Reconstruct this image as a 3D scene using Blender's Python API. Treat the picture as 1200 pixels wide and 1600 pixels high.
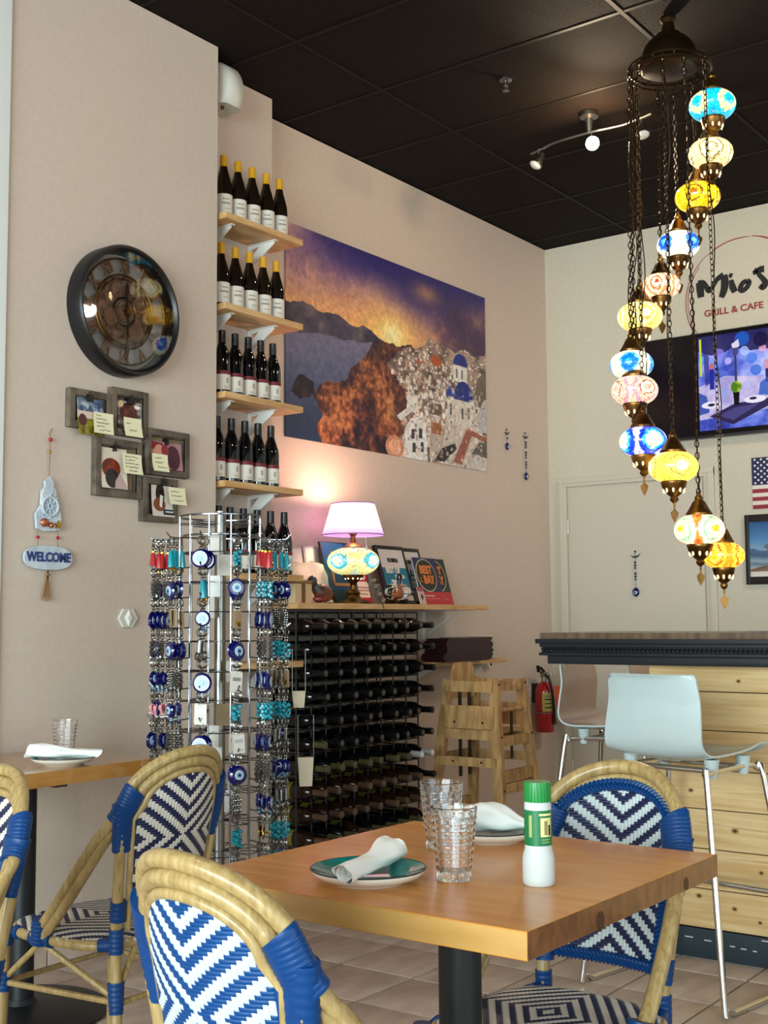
import bpy, bmesh, math, random
import numpy as np
from mathutils import Matrix, Vector, Euler
random.seed(7); rng = np.random.default_rng(7)
for _o in list(bpy.data.objects): bpy.data.objects.remove(_o)
S = bpy.context.scene; COL = S.collection
PI = math.pi; R = math.radians

# ---------------------------------------------------------------- camera
cam_d = bpy.data.cameras.new('camera'); cam = bpy.data.objects.new('camera', cam_d); COL.objects.link(cam)
cam_d.sensor_fit = 'HORIZONTAL'; cam_d.sensor_width = 36.0; cam_d.lens = 1918.7/1200*36.0
cam_d.clip_start = 0.02
def camera_matrix(pos, yaw, pitch, roll):
    cp, sp, cr, sr, cy, sy = math.cos(pitch), math.sin(pitch), math.cos(roll), math.sin(roll), math.cos(yaw), math.sin(yaw)
    fw = Vector((cy*cp, sy*cp, sp)); rt = Vector((sy, -cy, 0)); dn = fw.cross(rt)
    r = cr*rt + sr*dn; d = -sr*rt + cr*dn
    m = Matrix.Identity(4)
    for i in range(3):
        m[i][0] = r[i]; m[i][1] = -d[i]; m[i][2] = -fw[i]; m[i][3] = pos[i]
    return m
cam.matrix_world = camera_matrix((0, 0, 1.2), R(36.6086), R(5.0976), R(.3902))
S.camera = cam

# ---------------------------------------------------------------- world, light, exposure
S.view_settings.view_transform = 'Standard'; S.view_settings.look = 'None'
S.view_settings.gamma = 1; S.view_settings.use_curve_mapping = False
S.view_settings.exposure = 0.08
W = bpy.data.worlds.new('World'); S.world = W; W.use_nodes = True
_bg = W.node_tree.nodes['Background']; _bg.inputs[0].default_value = (.62, .78, 1, 1); _bg.inputs[1].default_value = 1.2
def area(name, loc, rot, sx, sy, power, col, spread=PI):
    l = bpy.data.lights.new(name, 'AREA'); l.shape = 'RECTANGLE'; l.size = sx; l.size_y = sy
    l.energy = power; l.color = col; l.spread = spread
    o = bpy.data.objects.new(name, l); COL.objects.link(o); o.location = loc; o.rotation_euler = rot
    return o
# daylight coming in through the shop-front glass, and fill from an added side window
area('daylight_front', (-4.9, .3, 1.7), (R(90), 0, R(-90)), 6.0, 2.7, 840, (.80, .97, 1))
area('daylight_side', (.5, -3.9, 1.6), (R(90), 0, 0), 5.8, 2.0, 115, (.76, .96, 1))  # cool fill for the lower walls, an added source

# ---------------------------------------------------------------- helpers
def lin(h):
    h = h.lstrip('#'); o = []
    for i in (0, 2, 4):
        c = int(h[i:i+2], 16)/255; o.append(c/12.92 if c <= .04045 else ((c+.055)/1.055)**2.4)
    return (*o, 1)
def nodes_of(m):
    return m.node_tree.nodes, m.node_tree.links, m.node_tree.nodes['Principled BSDF']
def mat(name, col, rough=.5, metal=0, spec=.5, trans=0, ior=1.45, emit=None, estr=0, coat=0, alpha=1, sheen=0):
    m = bpy.data.materials.new(name); m.use_nodes = True
    n, l, p = nodes_of(m)
    p.inputs['Base Color'].default_value = lin(col) if isinstance(col, str) else (*col[:3], 1)
    p.inputs['Roughness'].default_value = rough; p.inputs['Metallic'].default_value = metal
    p.inputs['Specular IOR Level'].default_value = spec; p.inputs['IOR'].default_value = ior
    p.inputs['Transmission Weight'].default_value = trans; p.inputs['Coat Weight'].default_value = coat
    p.inputs['Coat Roughness'].default_value = .05
    if emit:
        p.inputs['Emission Color'].default_value = lin(emit); p.inputs['Emission Strength'].default_value = estr
    return m
def grain(name, c1, c2, scale=(1, 1, 1), nscale=5, rough=.5, bump=0, detail=6, coat=0, metal=0, c3=None, pos=(.35, .65), spec=.5, obj_random=0):
    """two or three colours mixed by stretched noise in object space"""
    m = mat(name, c1, rough, metal, spec, coat=coat); n, l, p = nodes_of(m)
    tc = n.new('ShaderNodeTexCoord'); mp = n.new('ShaderNodeMapping'); mp.inputs['Scale'].default_value = scale
    l.new(tc.outputs['Object'], mp.inputs['Vector'])
    vec = mp.outputs['Vector']
    if obj_random:
        oi = n.new('ShaderNodeObjectInfo'); mul = n.new('ShaderNodeVectorMath'); mul.operation = 'SCALE'
        l.new(oi.outputs['Random'], mul.inputs['Scale']); mul.inputs[0].default_value = (37, 71, 53)
        ad = n.new('ShaderNodeVectorMath'); l.new(vec, ad.inputs[0]); l.new(mul.outputs[0], ad.inputs[1]); vec = ad.outputs[0]
    nz = n.new('ShaderNodeTexNoise'); nz.inputs['Scale'].default_value = nscale; nz.inputs['Detail'].default_value = detail
    l.new(vec, nz.inputs['Vector'])
    cr = n.new('ShaderNodeValToRGB'); cr.color_ramp.elements[0].position = pos[0]; cr.color_ramp.elements[1].position = pos[1]
    cr.color_ramp.elements[0].color = lin(c1); cr.color_ramp.elements[1].color = lin(c2)
    if c3: e = cr.color_ramp.elements.new(min(.98, pos[1]+.14)); e.color = lin(c3)
    l.new(nz.outputs['Fac'], cr.inputs['Fac']); l.new(cr.outputs['Color'], p.inputs['Base Color'])
    if bump:
        b = n.new('ShaderNodeBump'); b.inputs['Strength'].default_value = bump; b.inputs['Distance'].default_value = .01
        l.new(nz.outputs['Fac'], b.inputs['Height']); l.new(b.outputs['Normal'], p.inputs['Normal'])
    return m
def image(name, arr):
    """arr: H x W x 3 in sRGB 0..1, top row first; painted below by numpy"""
    h, w = arr.shape[:2]; im = bpy.data.images.new(name, w, h)
    a = np.ones((h, w, 4), np.float32); a[..., :3] = np.clip(arr, 0, 1)[::-1]
    im.pixels.foreach_set(a.ravel()); im.update(); im.pack(); return im
def print_mat(name, arr, rough=.4, emit=0, spec=.5):
    """a flat print on a panel lying in its local x (right), z (up) plane"""
    m = mat(name, '#ffffff', rough, spec=spec); n, l, p = nodes_of(m)
    tc = n.new('ShaderNodeTexCoord'); sx = n.new('ShaderNodeSeparateXYZ'); cx = n.new('ShaderNodeCombineXYZ')
    l.new(tc.outputs['Generated'], sx.inputs[0]); l.new(sx.outputs['X'], cx.inputs['X']); l.new(sx.outputs['Z'], cx.inputs['Y'])
    t = n.new('ShaderNodeTexImage'); t.image = image(name, arr); t.extension = 'EXTEND'
    l.new(cx.outputs[0], t.inputs['Vector']); l.new(t.outputs['Color'], p.inputs['Base Color'])
    if emit:
        p.inputs['Base Color'].default_value = (0, 0, 0, 1); l.remove(p.inputs['Base Color'].links[0])
        l.new(t.outputs['Color'], p.inputs['Emission Color']); p.inputs['Emission Strength'].default_value = emit
    return m

class MB:
    """collects shapes; build() links them as ONE mesh object"""
    def __init__(s): s.v = []; s.f = []; s.fm = []; s.m = 0; s.x = None
    def add(s, vs, fs):
        b = len(s.v)
        for p in vs:
            p = Vector(p); s.v.append(tuple(s.x @ p) if s.x is not None else tuple(p))
        for f in fs: s.f.append([i+b for i in f]); s.fm.append(s.m)
        return s
    def box(s, a, b, bev=0):
        x0, x1 = sorted((a[0], b[0])); y0, y1 = sorted((a[1], b[1])); z0, z1 = sorted((a[2], b[2]))
        if bev <= 0:
            return s.add([(x0, y0, z0), (x1, y0, z0), (x1, y1, z0), (x0, y1, z0), (x0, y0, z1), (x1, y0, z1), (x1, y1, z1), (x0, y1, z1)],
                  [(3, 2, 1, 0), (4, 5, 6, 7), (0, 1, 5, 4), (1, 2, 6, 5), (2, 3, 7, 6), (3, 0, 4, 7)])
        bm = bmesh.new(); bmesh.ops.create_cube(bm, size=1)
        for v in bm.verts: v.co = ((x0+x1)/2+v.co.x*(x1-x0), (y0+y1)/2+v.co.y*(y1-y0), (z0+z1)/2+v.co.z*(z1-z0))
        bmesh.ops.bevel(bm, geom=bm.edges[:], offset=bev, segments=2, affect='EDGES', profile=.7)
        bm.verts.index_update(); s.add([v.co.copy() for v in bm.verts], [[v.index for v in f.verts] for f in bm.faces]); bm.free(); return s
    def beam(s, p, q, w, h, up=(0, 0, 1)):
        """rectangular bar from p to q; w across, h along up"""
        p, q = Vector(p), Vector(q); t = (q-p).normalized(); sd = t.cross(Vector(up)).normalized(); u = sd.cross(t)
        c = [(-1, -1), (1, -1), (1, 1), (-1, 1)]
        return s.add([e+sd*a*w/2+u*b*h/2 for e in (p, q) for a, b in c], [(0, 1, 2, 3), (7, 6, 5, 4), (0, 4, 5, 1), (1, 5, 6, 2), (2, 6, 7, 3), (3, 7, 4, 0)])
    def tube(s, pts, r, n=8, closed=False, ry=None, ref=(0, 0, 1), caps=True, tw=0):
        P = [Vector(p) for p in pts]; N = len(P)
        rr = r if isinstance(r, (list, tuple)) else [r]*N
        r2 = ry if isinstance(ry, (list, tuple)) else ([ry]*N if ry else rr)
        T = []
        for i in range(N):
            a = P[i-1] if (i > 0 or closed) else P[i]; b = P[(i+1) % N] if (i < N-1 or closed) else P[i]
            T.append((b-a).normalized())
        u = Vector(ref); u = u-T[0]*u.dot(T[0])
        if u.length < 1e-3: u = Vector((1, 0, 0)); u = u-T[0]*u.dot(T[0])
        u.normalize(); vs = []; fs = []
        for i in range(N):
            u = u-T[i]*u.dot(T[i]); u.normalize(); w = T[i].cross(u)
            for k in range(n):
                a = 2*PI*k/n+tw*i
                vs.append(P[i]+u*math.cos(a)*rr[i]+w*math.sin(a)*r2[i])
        m = N if closed else N-1
        for i in range(m):
            j = (i+1) % N
            for k in range(n):
                k2 = (k+1) % n; fs.append((i*n+k, j*n+k, j*n+k2, i*n+k2))
        if caps and not closed:
            fs.append(tuple(range(n))); fs.append(tuple((N-1)*n+k for k in reversed(range(n))))
        return s.add(vs, fs)
    def lathe(s, prof, n=24, c=(0, 0, 0), M=None, caps=True, sx=1, sy=1):
        vs = []; fs = []
        for r, z in prof:
            for k in range(n):
                a = 2*PI*k/n; p = Vector((r*math.cos(a)*sx, r*math.sin(a)*sy, z))
                vs.append((M @ p if M else p)+Vector(c))
        for i in range(len(prof)-1):
            for k in range(n):
                k2 = (k+1) % n; fs.append((i*n+k, i*n+k2, (i+1)*n+k2, (i+1)*n+k))
        if caps:
            if prof[0][0] > 1e-6: fs.append(tuple(reversed(range(n))))
            if prof[-1][0] > 1e-6: fs.append(tuple((len(prof)-1)*n+k for k in range(n)))
        return s.add(vs, fs)
    def ball(s, c, r, n=12, sc=(1, 1, 1), M=None):
        pr = [(max(1e-5, math.sin(PI*i/(n//2)))*1.0, -math.cos(PI*i/(n//2))) for i in range(n//2+1)]
        vs = []; fs = []
        for q, z in pr:
            for k in range(n):
                a = 2*PI*k/n; p = Vector((q*math.cos(a)*r*sc[0], q*math.sin(a)*r*sc[1], z*r*sc[2])); vs.append((M @ p if M else p)+Vector(c))
        for i in range(len(pr)-1):
            for k in range(n):
                k2 = (k+1) % n; fs.append((i*n+k, i*n+k2, (i+1)*n+k2, (i+1)*n+k))
        return s.add(vs, fs)
    def torus(s, c, R_, r, n=16, k=6, M=None, sc=(1, 1)):
        pts = [Vector((R_*math.cos(2*PI*i/n)*sc[0], R_*math.sin(2*PI*i/n)*sc[1], 0)) for i in range(n)]
        ref = Vector((0, 0, 1))
        if M: pts = [M @ p for p in pts]; ref = M @ ref
        return s.tube([p+Vector(c) for p in pts], r, k, closed=True, ref=ref)
    def prism(s, out, d0, d1, plane='xz'):
        f = {'xz': lambda a, b, d: (a, d, b), 'xy': lambda a, b, d: (a, b, d), 'yz': lambda a, b, d: (d, a, b)}[plane]
        n = len(out)
        return s.add([f(a, b, d0) for a, b in out]+[f(a, b, d1) for a, b in out],
              [tuple(range(n)), tuple(n+i for i in reversed(range(n)))]+[(i, n+i, n+(i+1) % n, (i+1) % n) for i in range(n)])
    def mesh(s, name, mats, angle=40, recalc=True, merge=0):
        me = bpy.data.meshes.new(name); me.from_pydata(s.v, [], s.f)
        for m in (mats if isinstance(mats, (list, tuple)) else [mats]): me.materials.append(m)
        me.polygons.foreach_set('material_index', s.fm)
        if recalc or merge:
            bm = bmesh.new(); bm.from_mesh(me)
            bmesh.ops.remove_doubles(bm, verts=bm.verts[:], dist=merge or 1e-6)
            if recalc: bmesh.ops.recalc_face_normals(bm, faces=bm.faces[:])
            bm.to_mesh(me); bm.free()
        me.polygons.foreach_set('use_smooth', [True]*len(me.polygons)); me.set_sharp_from_angle(angle=R(angle)); me.update()
        return me
    def build(s, name, mats, parent=None, angle=40, recalc=True, kind=None, merge=0):
        return link(name, s.mesh(name, mats, angle, recalc, merge), parent, kind)
def link(name, me, parent=None, kind=None):
    o = bpy.data.objects.new(name, me); COL.objects.link(o)
    if parent: o.parent = parent
    if kind: o['kind'] = kind
    return o
def tag(o, label, cat, group=None):
    o['label'] = label; o['category'] = cat
    if group: o['group'] = group
    return o
def thing(name, label, cat, loc=(0, 0, 0), rz=0, group=None, rot=None):
    o = bpy.data.objects.new(name, None); COL.objects.link(o); o.location = loc
    o.rotation_euler = rot if rot else (0, 0, rz); o.empty_display_size = .05
    return tag(o, label, cat, group)
def dup(root, loc, rot=None, label=None):
    r = root.copy(); COL.objects.link(r); r.location = loc
    if rot: r.rotation_euler = rot
    if label: r['label'] = label
    for ch in root.children:
        c = ch.copy(); COL.objects.link(c); c.parent = r
        for g in ch.children:
            d = g.copy(); COL.objects.link(d); d.parent = c
    return r
def text_mesh(name, txt, size, m, parent, loc=(0, 0, 0), width=1.0, bold=0, depth=.001, align='CENTER', rot=None, shear=0):
    cu = bpy.data.curves.new(name, 'FONT'); cu.body = txt; cu.size = size; cu.align_x = align; cu.align_y = 'CENTER'
    cu.offset = bold; cu.extrude = depth; cu.resolution_u = 3; cu.shear = shear
    t = bpy.data.objects.new('tmp_text', cu); COL.objects.link(t)
    dg = bpy.context.evaluated_depsgraph_get(); dg.update()
    me = bpy.data.meshes.new_from_object(t.evaluated_get(dg)); bpy.data.objects.remove(t)
    me.transform(Matrix.Translation(loc) @ (rot.to_4x4() if rot else Matrix.Identity(4)) @ Matrix.Rotation(PI/2, 4, 'X') @ Matrix.Diagonal((width, 1, 1, 1)))
    me.materials.clear(); me.materials.append(m); me.name = name
    return link(name, me, parent)
def bez(p0, p1, p2, p3, n=10):
    p0, p1, p2, p3 = map(Vector, (p0, p1, p2, p3)); o = []
    for i in range(n+1):
        t = i/n; o.append(p0*(1-t)**3+p1*3*t*(1-t)**2+p2*3*t*t*(1-t)+p3*t**3)
    return o
def smooth_path(pts, n=6):
    """Catmull-Rom through the points"""
    P = [Vector(p) for p in pts]; P = [P[0]*2-P[1]]+P+[P[-1]*2-P[-2]]; o = []
    for i in range(1, len(P)-2):
        a, b, c, d = P[i-1], P[i], P[i+1], P[i+2]
        for k in range(n):
            t = k/n; o.append(.5*((2*b)+(c-a)*t+(2*a-5*b+4*c-d)*t*t+(3*b-a-3*c+d)*t**3))
    o.append(P[-2]); return o
ORD = ['first', 'second', 'third', 'fourth', 'fifth', 'sixth', 'seventh', 'eighth', 'ninth', 'tenth', 'eleventh', 'twelfth', 'thirteenth']
def set_prop(o, **k):
    for a, b in k.items(): o[a] = b
    return o
def structure(o): o['kind'] = 'structure'; return o

# --- numpy painting for flat prints
def fbm(h, w, base=4, octs=5, seed=0):
    r = np.random.default_rng(seed); out = np.zeros((h, w)); amp = 1; tot = 0
    for k in range(octs):
        g = base*2**k; gy = max(2, int(g*h/w)); a = r.random((gy+2, g+2))
        y = np.linspace(0, gy, h); x = np.linspace(0, g, w); yi = y.astype(int); xi = x.astype(int)
        fy = (y-yi)[:, None]; fx = (x-xi)[None]; fy = fy*fy*(3-2*fy); fx = fx*fx*(3-2*fx)
        a00 = a[yi][:, xi]; a01 = a[yi][:, xi+1]; a10 = a[yi+1][:, xi]; a11 = a[yi+1][:, xi+1]
        out += amp*((a00*(1-fx)+a01*fx)*(1-fy)+(a10*(1-fx)+a11*fx)*fy); tot += amp; amp *= .55
    return out/tot
def rgb(h): h = h.lstrip('#'); return np.array([int(h[i:i+2], 16)/255 for i in (0, 2, 4)])
def warped(P, amp, seed):
    P.U0, P.V0 = P.U, P.V; P.U = P.U+amp*(fbm(P.h, P.w, 14, 4, seed)-.5); P.V = P.V+amp*1.5*(fbm(P.h, P.w, 14, 4, seed+1)-.5)
class Paint:
    def __init__(s, w, h, col='#ffffff'):
        s.w, s.h = w, h; s.a = np.ones((h, w, 3))*rgb(col)
        s.U, s.V = np.meshgrid((np.arange(w)+.5)/w, (np.arange(h)+.5)/h)
    def poly(s, pts):
        m = np.zeros((s.h, s.w), bool); n = len(pts)
        for i in range(n):
            (x0, y0), (x1, y1) = pts[i], pts[(i+1) % n]
            if y0 == y1: continue
            c = ((y0 > s.V) != (y1 > s.V)) & (s.U < (x1-x0)*(s.V-y0)/(y1-y0)+x0); m ^= c
        return m
    def ell(s, x, y, rx, ry=None): return ((s.U-x)/rx)**2+((s.V-y)/(ry or rx*s.w/s.h))**2 < 1
    def rect(s, x0, y0, x1, y1): return (s.U >= x0) & (s.U < x1) & (s.V >= y0) & (s.V < y1)
    def fill(s, m, col, a=1):
        c = rgb(col) if isinstance(col, str) else col
        if c.ndim == 3: c = c[m]
        s.a[m] = s.a[m]*(1-a)+c*a; return s
    def glow(s, x, y, rx, ry, col, a=1):
        g = np.exp(-(((s.U-x)/rx)**2+((s.V-y)/ry)**2))[..., None]*a; s.a = s.a*(1-g)+rgb(col)*g; return s
def ramp(t, stops):
    xs = [p for p, _ in stops]; cs = np.array([rgb(c) for _, c in stops]); return np.stack([np.interp(t, xs, cs[:, k]) for k in range(3)], -1)
# ---------------------------------------------------------------- materials
M = {}
M['wall'] = grain('wall_paint', '#c5b3a4', '#c9b8a9', nscale=40, rough=.75, bump=.04)
M['wall2'] = grain('wall_paint_end', '#c2b9a6', '#c6bdaa', nscale=40, rough=.75, bump=.04)
M['trimw'] = mat('white_trim_paint', '#dfe3e0', .4)
M['door'] = mat('door_paint', '#c4baa9', .45)
M['ceil'] = grain('black_ceiling_panel', '#140d0a', '#1c130f', nscale=160, rough=.85, bump=.5, detail=3, spec=.15)
M['tbar'] = mat('black_ceiling_grid', '#130d0a', .6, spec=.2)
M['tile'] = grain('floor_tile', '#b29d90', '#c6b2a2', scale=(1, 2.4, 1), nscale=7, rough=.38, bump=.06, obj_random=1, c3='#cfbbab')
M['grout'] = mat('dark_grout', '#0f0a08', .9, spec=.1)
M['black_metal'] = mat('black_powder_coat', '#0f1317', .45)
M['rack_wire'] = mat('matt_black_wire', '#08090a', .6)
M['black'] = mat('black_plastic', '#0c0c0d', .4)
M['chrome'] = mat('chrome', '#d8d8d6', .12, 1)
M['wire'] = mat('grey_chrome_wire', '#77777a', .22, 1)
M['steel'] = mat('dull_steel', '#8b8984', .3, 1)
M['brass'] = grain('antique_brass', '#4a3014', '#8f6430', nscale=14, rough=.34, metal=.9)
M['bronze'] = mat('dark_bronze', '#3f2d1c', .4, .9)
M['pine'] = grain('pine_plank', '#c39d66', '#d6b887', scale=(6, .55, 11), nscale=4, rough=.5, obj_random=1, c3='#b58a52', pos=(.35, .6), detail=4)
M['shelfwood'] = grain('shelf_wood', '#b98b57', '#d3aa77', scale=(2, 12, 12), nscale=3, rough=.5, obj_random=1)
M['amber'] = grain('amber_table_wood', '#bf761f', '#cd8b36', scale=(7, 1.0, 7), nscale=4, rough=.26, coat=.12, spec=.35, obj_random=1, detail=3)
M['end_grain'] = grain('amber_end_grain', '#5c3519', '#7a4a26', scale=(6, 6, 3), nscale=8, rough=.3, coat=.3, obj_random=1)
M['edge_strip'] = grain('pale_edge_grain', '#b08446', '#be9456', scale=(7, 1.0, 7), nscale=4, rough=.3, coat=.2)  # table wood paled: bright window light put into the colour
M['amber2'] = grain('amber_table_wood_left', '#a36c2e', '#b8823f', scale=(1.4, 9, 9), nscale=4, rough=.2, coat=.5)
M['oak'] = grain('beech_high_chair', '#9a7448', '#c7a069', scale=(5, 5, 1.2), nscale=6, rough=.45, obj_random=1)
M['cane'] = grain('tan_faux_rattan', '#8d7346', '#b49a66', scale=(30, 30, 3), nscale=4, rough=.32, pos=(.3, .7), coat=.15)
M['blue_wrap'] = mat('bright_blue_binding', '#00366c', .38, spec=.35)
M['blue_weft'] = mat('bright_blue_weave', '#003c74', .42, spec=.3)
M['navy_weft'] = mat('navy_weave', '#131c40', .38)
M['white_warp'] = mat('white_weave', '#b4bebf', .4)
M['cream_warp'] = mat('cream_weave', '#c4bdb2', .4)
M['ceramic'] = mat('white_ceramic', '#ddd5c6', .18, coat=.3)
M['teal'] = grain('teal_glaze', '#08605f', '#158581', nscale=9, rough=.12, coat=.6)
M['rim'] = mat('dark_rim_glaze', '#1d2326', .2)
M['paper'] = mat('white_paper_napkin', '#e9e6df', .8)
M['glass'] = mat('clear_glass', '#ffffff', .02, trans=1, ior=1.45)
M['green_cap'] = mat('green_plastic', '#0c7a33', .35)
M['green_label'] = mat('green_label', '#0d6a3a', .4)
M['label_gold'] = mat('pale_yellow_label', '#d9cf8e', .5)
M['label_dim'] = mat('olive_yellow_label', '#7f7430', .6)
M['cheese'] = mat('white_granules', '#bfc2bf', .6)
M['stoolw'] = mat('glossy_white_shell', '#b3c1c0', .12, coat=.4)
M['stoolp'] = mat('blush_shell_face', '#c2a08a', .18, coat=.4)
M['bottle_w'] = mat('dark_amber_glass', '#170f08', .06, coat=.5)
M['bottle_r'] = mat('black_wine_glass', '#08080a', .06, coat=.5)
M['bottle_c'] = mat('rose_wine_glass', '#22120a', .08, coat=.5)
M['cap_y'] = mat('yellow_foil', '#c9940f', .35)
M['cap_k'] = mat('black_foil', '#151314', .35)
M['cap_o'] = mat('olive_gold_foil', '#5e5836', .35, .3)
M['cap_p'] = mat('copper_foil', '#5f4636', .35, .2)
M['cap_w'] = mat('white_foil', '#b9b6b1', .4)
M['cork_end'] = mat('embossed_foil_end', '#544e46', .4, .2)
M['label'] = mat('white_wine_label', '#d8d0c2', .6)
M['label_red'] = mat('crimson_label_band', '#6d1522', .5)
M['ink'] = mat('grey_print', '#9c9386', .7)
M['blackink'] = mat('black_ink', '#1c1718', .6)
M['redink'] = mat('brick_red_ink', '#8f2f2a', .6)
M['white'] = mat('plain_white', '#dcdad4', .45)
M['whiteplastic'] = mat('white_plastic', '#cfccc0', .35)
M['grey_wood'] = grain('weathered_grey_wood', '#4a4036', '#6d6052', scale=(6, 6, 6), nscale=3, rough=.7, bump=.1)
M['kraft'] = mat('kraft_backing', '#8a7355', .8)
M['note'] = mat('cream_note_paper', '#e6dfb9', .8)
M['clip'] = mat('black_clip', '#14110f', .35)
M['twine'] = mat('jute_twine', '#8d6a43', .9)
M['pale_blue'] = grain('pale_blue_wash', '#a9b6c2', '#c8d0d6', nscale=20, rough=.7)
M['navy_paint'] = mat('navy_paint', '#2b3a74', .6)
M['red'] = mat('red_bead', '#a51f22', .3)
M['gold'] = mat('gold_metal', '#c99a3a', .25, 1)
M['copper'] = mat('copper_shell', '#b4694a', .3, .6)
M['ext_red'] = mat('extinguisher_red', '#9c1416', .2, coat=.5)
M['orange_tag'] = mat('orange_tag', '#c4522a', .6)
M['maroon'] = mat('maroon_menu_cover', '#2d0d11', .45)
M['charcoal'] = mat('charcoal_menu_cover', '#14130f', .45)
M['bar_black'] = mat('satin_black_paint', '#14171c', .32)
M['bar_top'] = grain('bar_top_wood', '#4b3a2c', '#6b5542', scale=(2, 8, 2), nscale=4, rough=.25)
M['kick'] = mat('dark_slate_kick', '#1c2a33', .45)
M['frame_k'] = mat('black_picture_frame', '#171112', .35)
M['eye_navy'] = mat('navy_glass', '#080c52', .08, coat=.6)
M['eye_white'] = mat('white_glass', '#b9c4c8', .35, spec=.3)
M['eye_sky'] = mat('sky_glass', '#6aa6c6', .3)
M['turq'] = mat('turquoise_bead', '#1c8a99', .2)
M['pink'] = mat('pink_bead', '#d8929a', .3)
M['lilac'] = mat('lilac_shade_fabric', '#b38fd8', .7)

# ---------------------------------------------------------------- the room
ZC = 3.67; XE = 7.1; YA = 3.92; YN = 3.6; YP = 3.77; XR = -5.0; YR = -4.0
b = MB().box((XR, YR, -.12), (XE, YA+.2, -.012)); floor = structure(b.build('floor', M['grout']))
TX, TY, TP = 3.475, 1.55, .31
tile_me = MB().box((-.1505, -.1505, -.012), (.1505, .1505, 0), .0012).mesh('tile', M['tile'])
far = MB()
for i in range(-28, 13):
    for j in range(-19, 9):
        cx, cy = TX+(i+.5)*TP, TY+(j+.5)*TP
        if cx > XE-.02 or cy > YA+.1 or cx < XR or cy < YR: continue
        if cy > YN+.1 and cx < 3.6: continue
        if 1.55 < cx < 7.1 and .35 < cy < 3.95 and cy > .12*cx:
            t = link('tile', tile_me, floor); t.location = (cx, cy, random.uniform(-.0006, .0006))
        else: far.box((cx-.1525, cy-.1525, -.012), (cx+.1525, cy+.1525, 0))
far.build('tile_field', M['tile'], floor, kind='stuff')

cl = structure(MB().box((XR, YR, ZC+.02), (XE+.2, YA+.2, ZC+.12)).build('ceiling', M['ceil']))
xs = [4.45+.61*k for k in range(-16, 5)]; ys = [3.3-1.22*k for k in range(-1, 8)]
rest = MB()
for i, x in enumerate(xs):
    for j, y in enumerate(ys):
        x1, y0 = min(x+.61, XE), max(y-1.22, YR); x0, y1 = max(x, XR), min(y, YA)
        if x1-x0 < .05 or y1-y0 < .05: continue
        if x0 > 2.2 and y1 > -1: MB().box((x0+.008, y0+.008, ZC+.004), (x1-.008, y1-.008, ZC+.024), .003).build('ceiling_panel', M['ceil'], cl)
        else: rest.box((x0+.008, y0+.008, ZC+.004), (x1-.008, y1-.008, ZC+.024))
rest.build('panel_field', M['ceil'], cl, kind='stuff')
for x in xs:
    if x > XR: MB().box((x-.009, YR, ZC+.001), (x+.009, YA, ZC+.02)).build('grid_bar', M['tbar'], cl)
for y in ys:
    if YR < y < YA: MB().box((XR, y-.009, ZC), (XE, y+.009, ZC+.019)).build('grid_bar', M['tbar'], cl)

structure(MB().box((2.612, YN, 0), (3.67, YA+.2, ZC)).build('wall_left', M['wall']))
structure(MB().box((3.67, YP, 0), (4.207, YA+.2, ZC)).build('wall_left_pier', M['wall']))
structure(MB().box((4.207, YA, 0), (XE+.2, YA+.2, ZC)).build('wall_left_alcove', M['wall']))
structure(MB().box((XE, YR, 0), (XE+.2, YA, ZC)).build('wall_end', M['wall2']))
structure(MB().box((XR, YN, 0), (2.45, YA+.2, ZC)).build('wall_left_front', M['wall']))
structure(MB().box((2.45, YN-.012, 0), (2.612, YN+.1, ZC), .004).build('trim_1', M['trimw']))
w = MB(); w.box((XR-.15, YR, 0), (XR, YN, .3)); w.box((XR-.15, YR, 3.1), (XR, YN, ZC)); w.box((XR-.15, YR, .3), (XR, -2.8, 3.1)); w.box((XR-.15, 3.4, .3), (XR, YN, 3.1))
structure(w.build('wall_rear', M['wall']))
w = MB(); w.box((XR, YR-.15, 0), (XE, YR, .55)); w.box((XR, YR-.15, 2.65), (XE, YR, ZC)); w.box((XR, YR-.15, .55), (-2.5, YR, 2.65)); w.box((3.5, YR-.15, .55), (XE, YR, 2.65))
structure(w.build('wall_right', M['wall']))
def shop_window(name, n, place):
    f = MB(); o = structure(f.box(*place((0, .0), (1, .035))).box(*place((0, .965), (1, 1))).box(*place((0, 0), (.012, 1))).box(*place((.988, 0), (1, 1))).build(name, M['black_metal']))
    for k in range(1, n): MB().box(*place((k/n-.008, .03), (k/n+.008, .97))).build('mullion', M['black_metal'], o)
    for k in range(n): MB().box(*place((k/n+.006, .03), ((k+1)/n-.006, .97), .006)).build('pane', M['glass'], o)
shop_window('window_1', 4, lambda a, b_, d=.05: ((XR-.08-d/2, -2.8+6.2*a[0], .3+2.8*a[1]), (XR-.08+d/2, -2.8+6.2*b_[0], .3+2.8*b_[1])))
shop_window('window_2', 3, lambda a, b_, d=.05: ((-2.5+6*a[0], YR-.08-d/2, .55+2.1*a[1]), (-2.5+6*b_[0], YR-.08+d/2, .55+2.1*b_[1])))  # invented side window, put in to go with the cool fill
# tile skirting along the left wall
bb = structure(MB().box((2.612, YN-.004, 0), (3.672, YN, .1)).build('baseboard_left', M['grout']))
for k in range(4):
    x0 = max(2.62, 2.837-.31+.31*k); x1 = min(2.837+.31*k, 3.67)
    MB().box((x0+.003, YN-.012, .001), (x1-.003, YN-.002, .098), .002).build('tile', M['tile'], bb)

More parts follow.
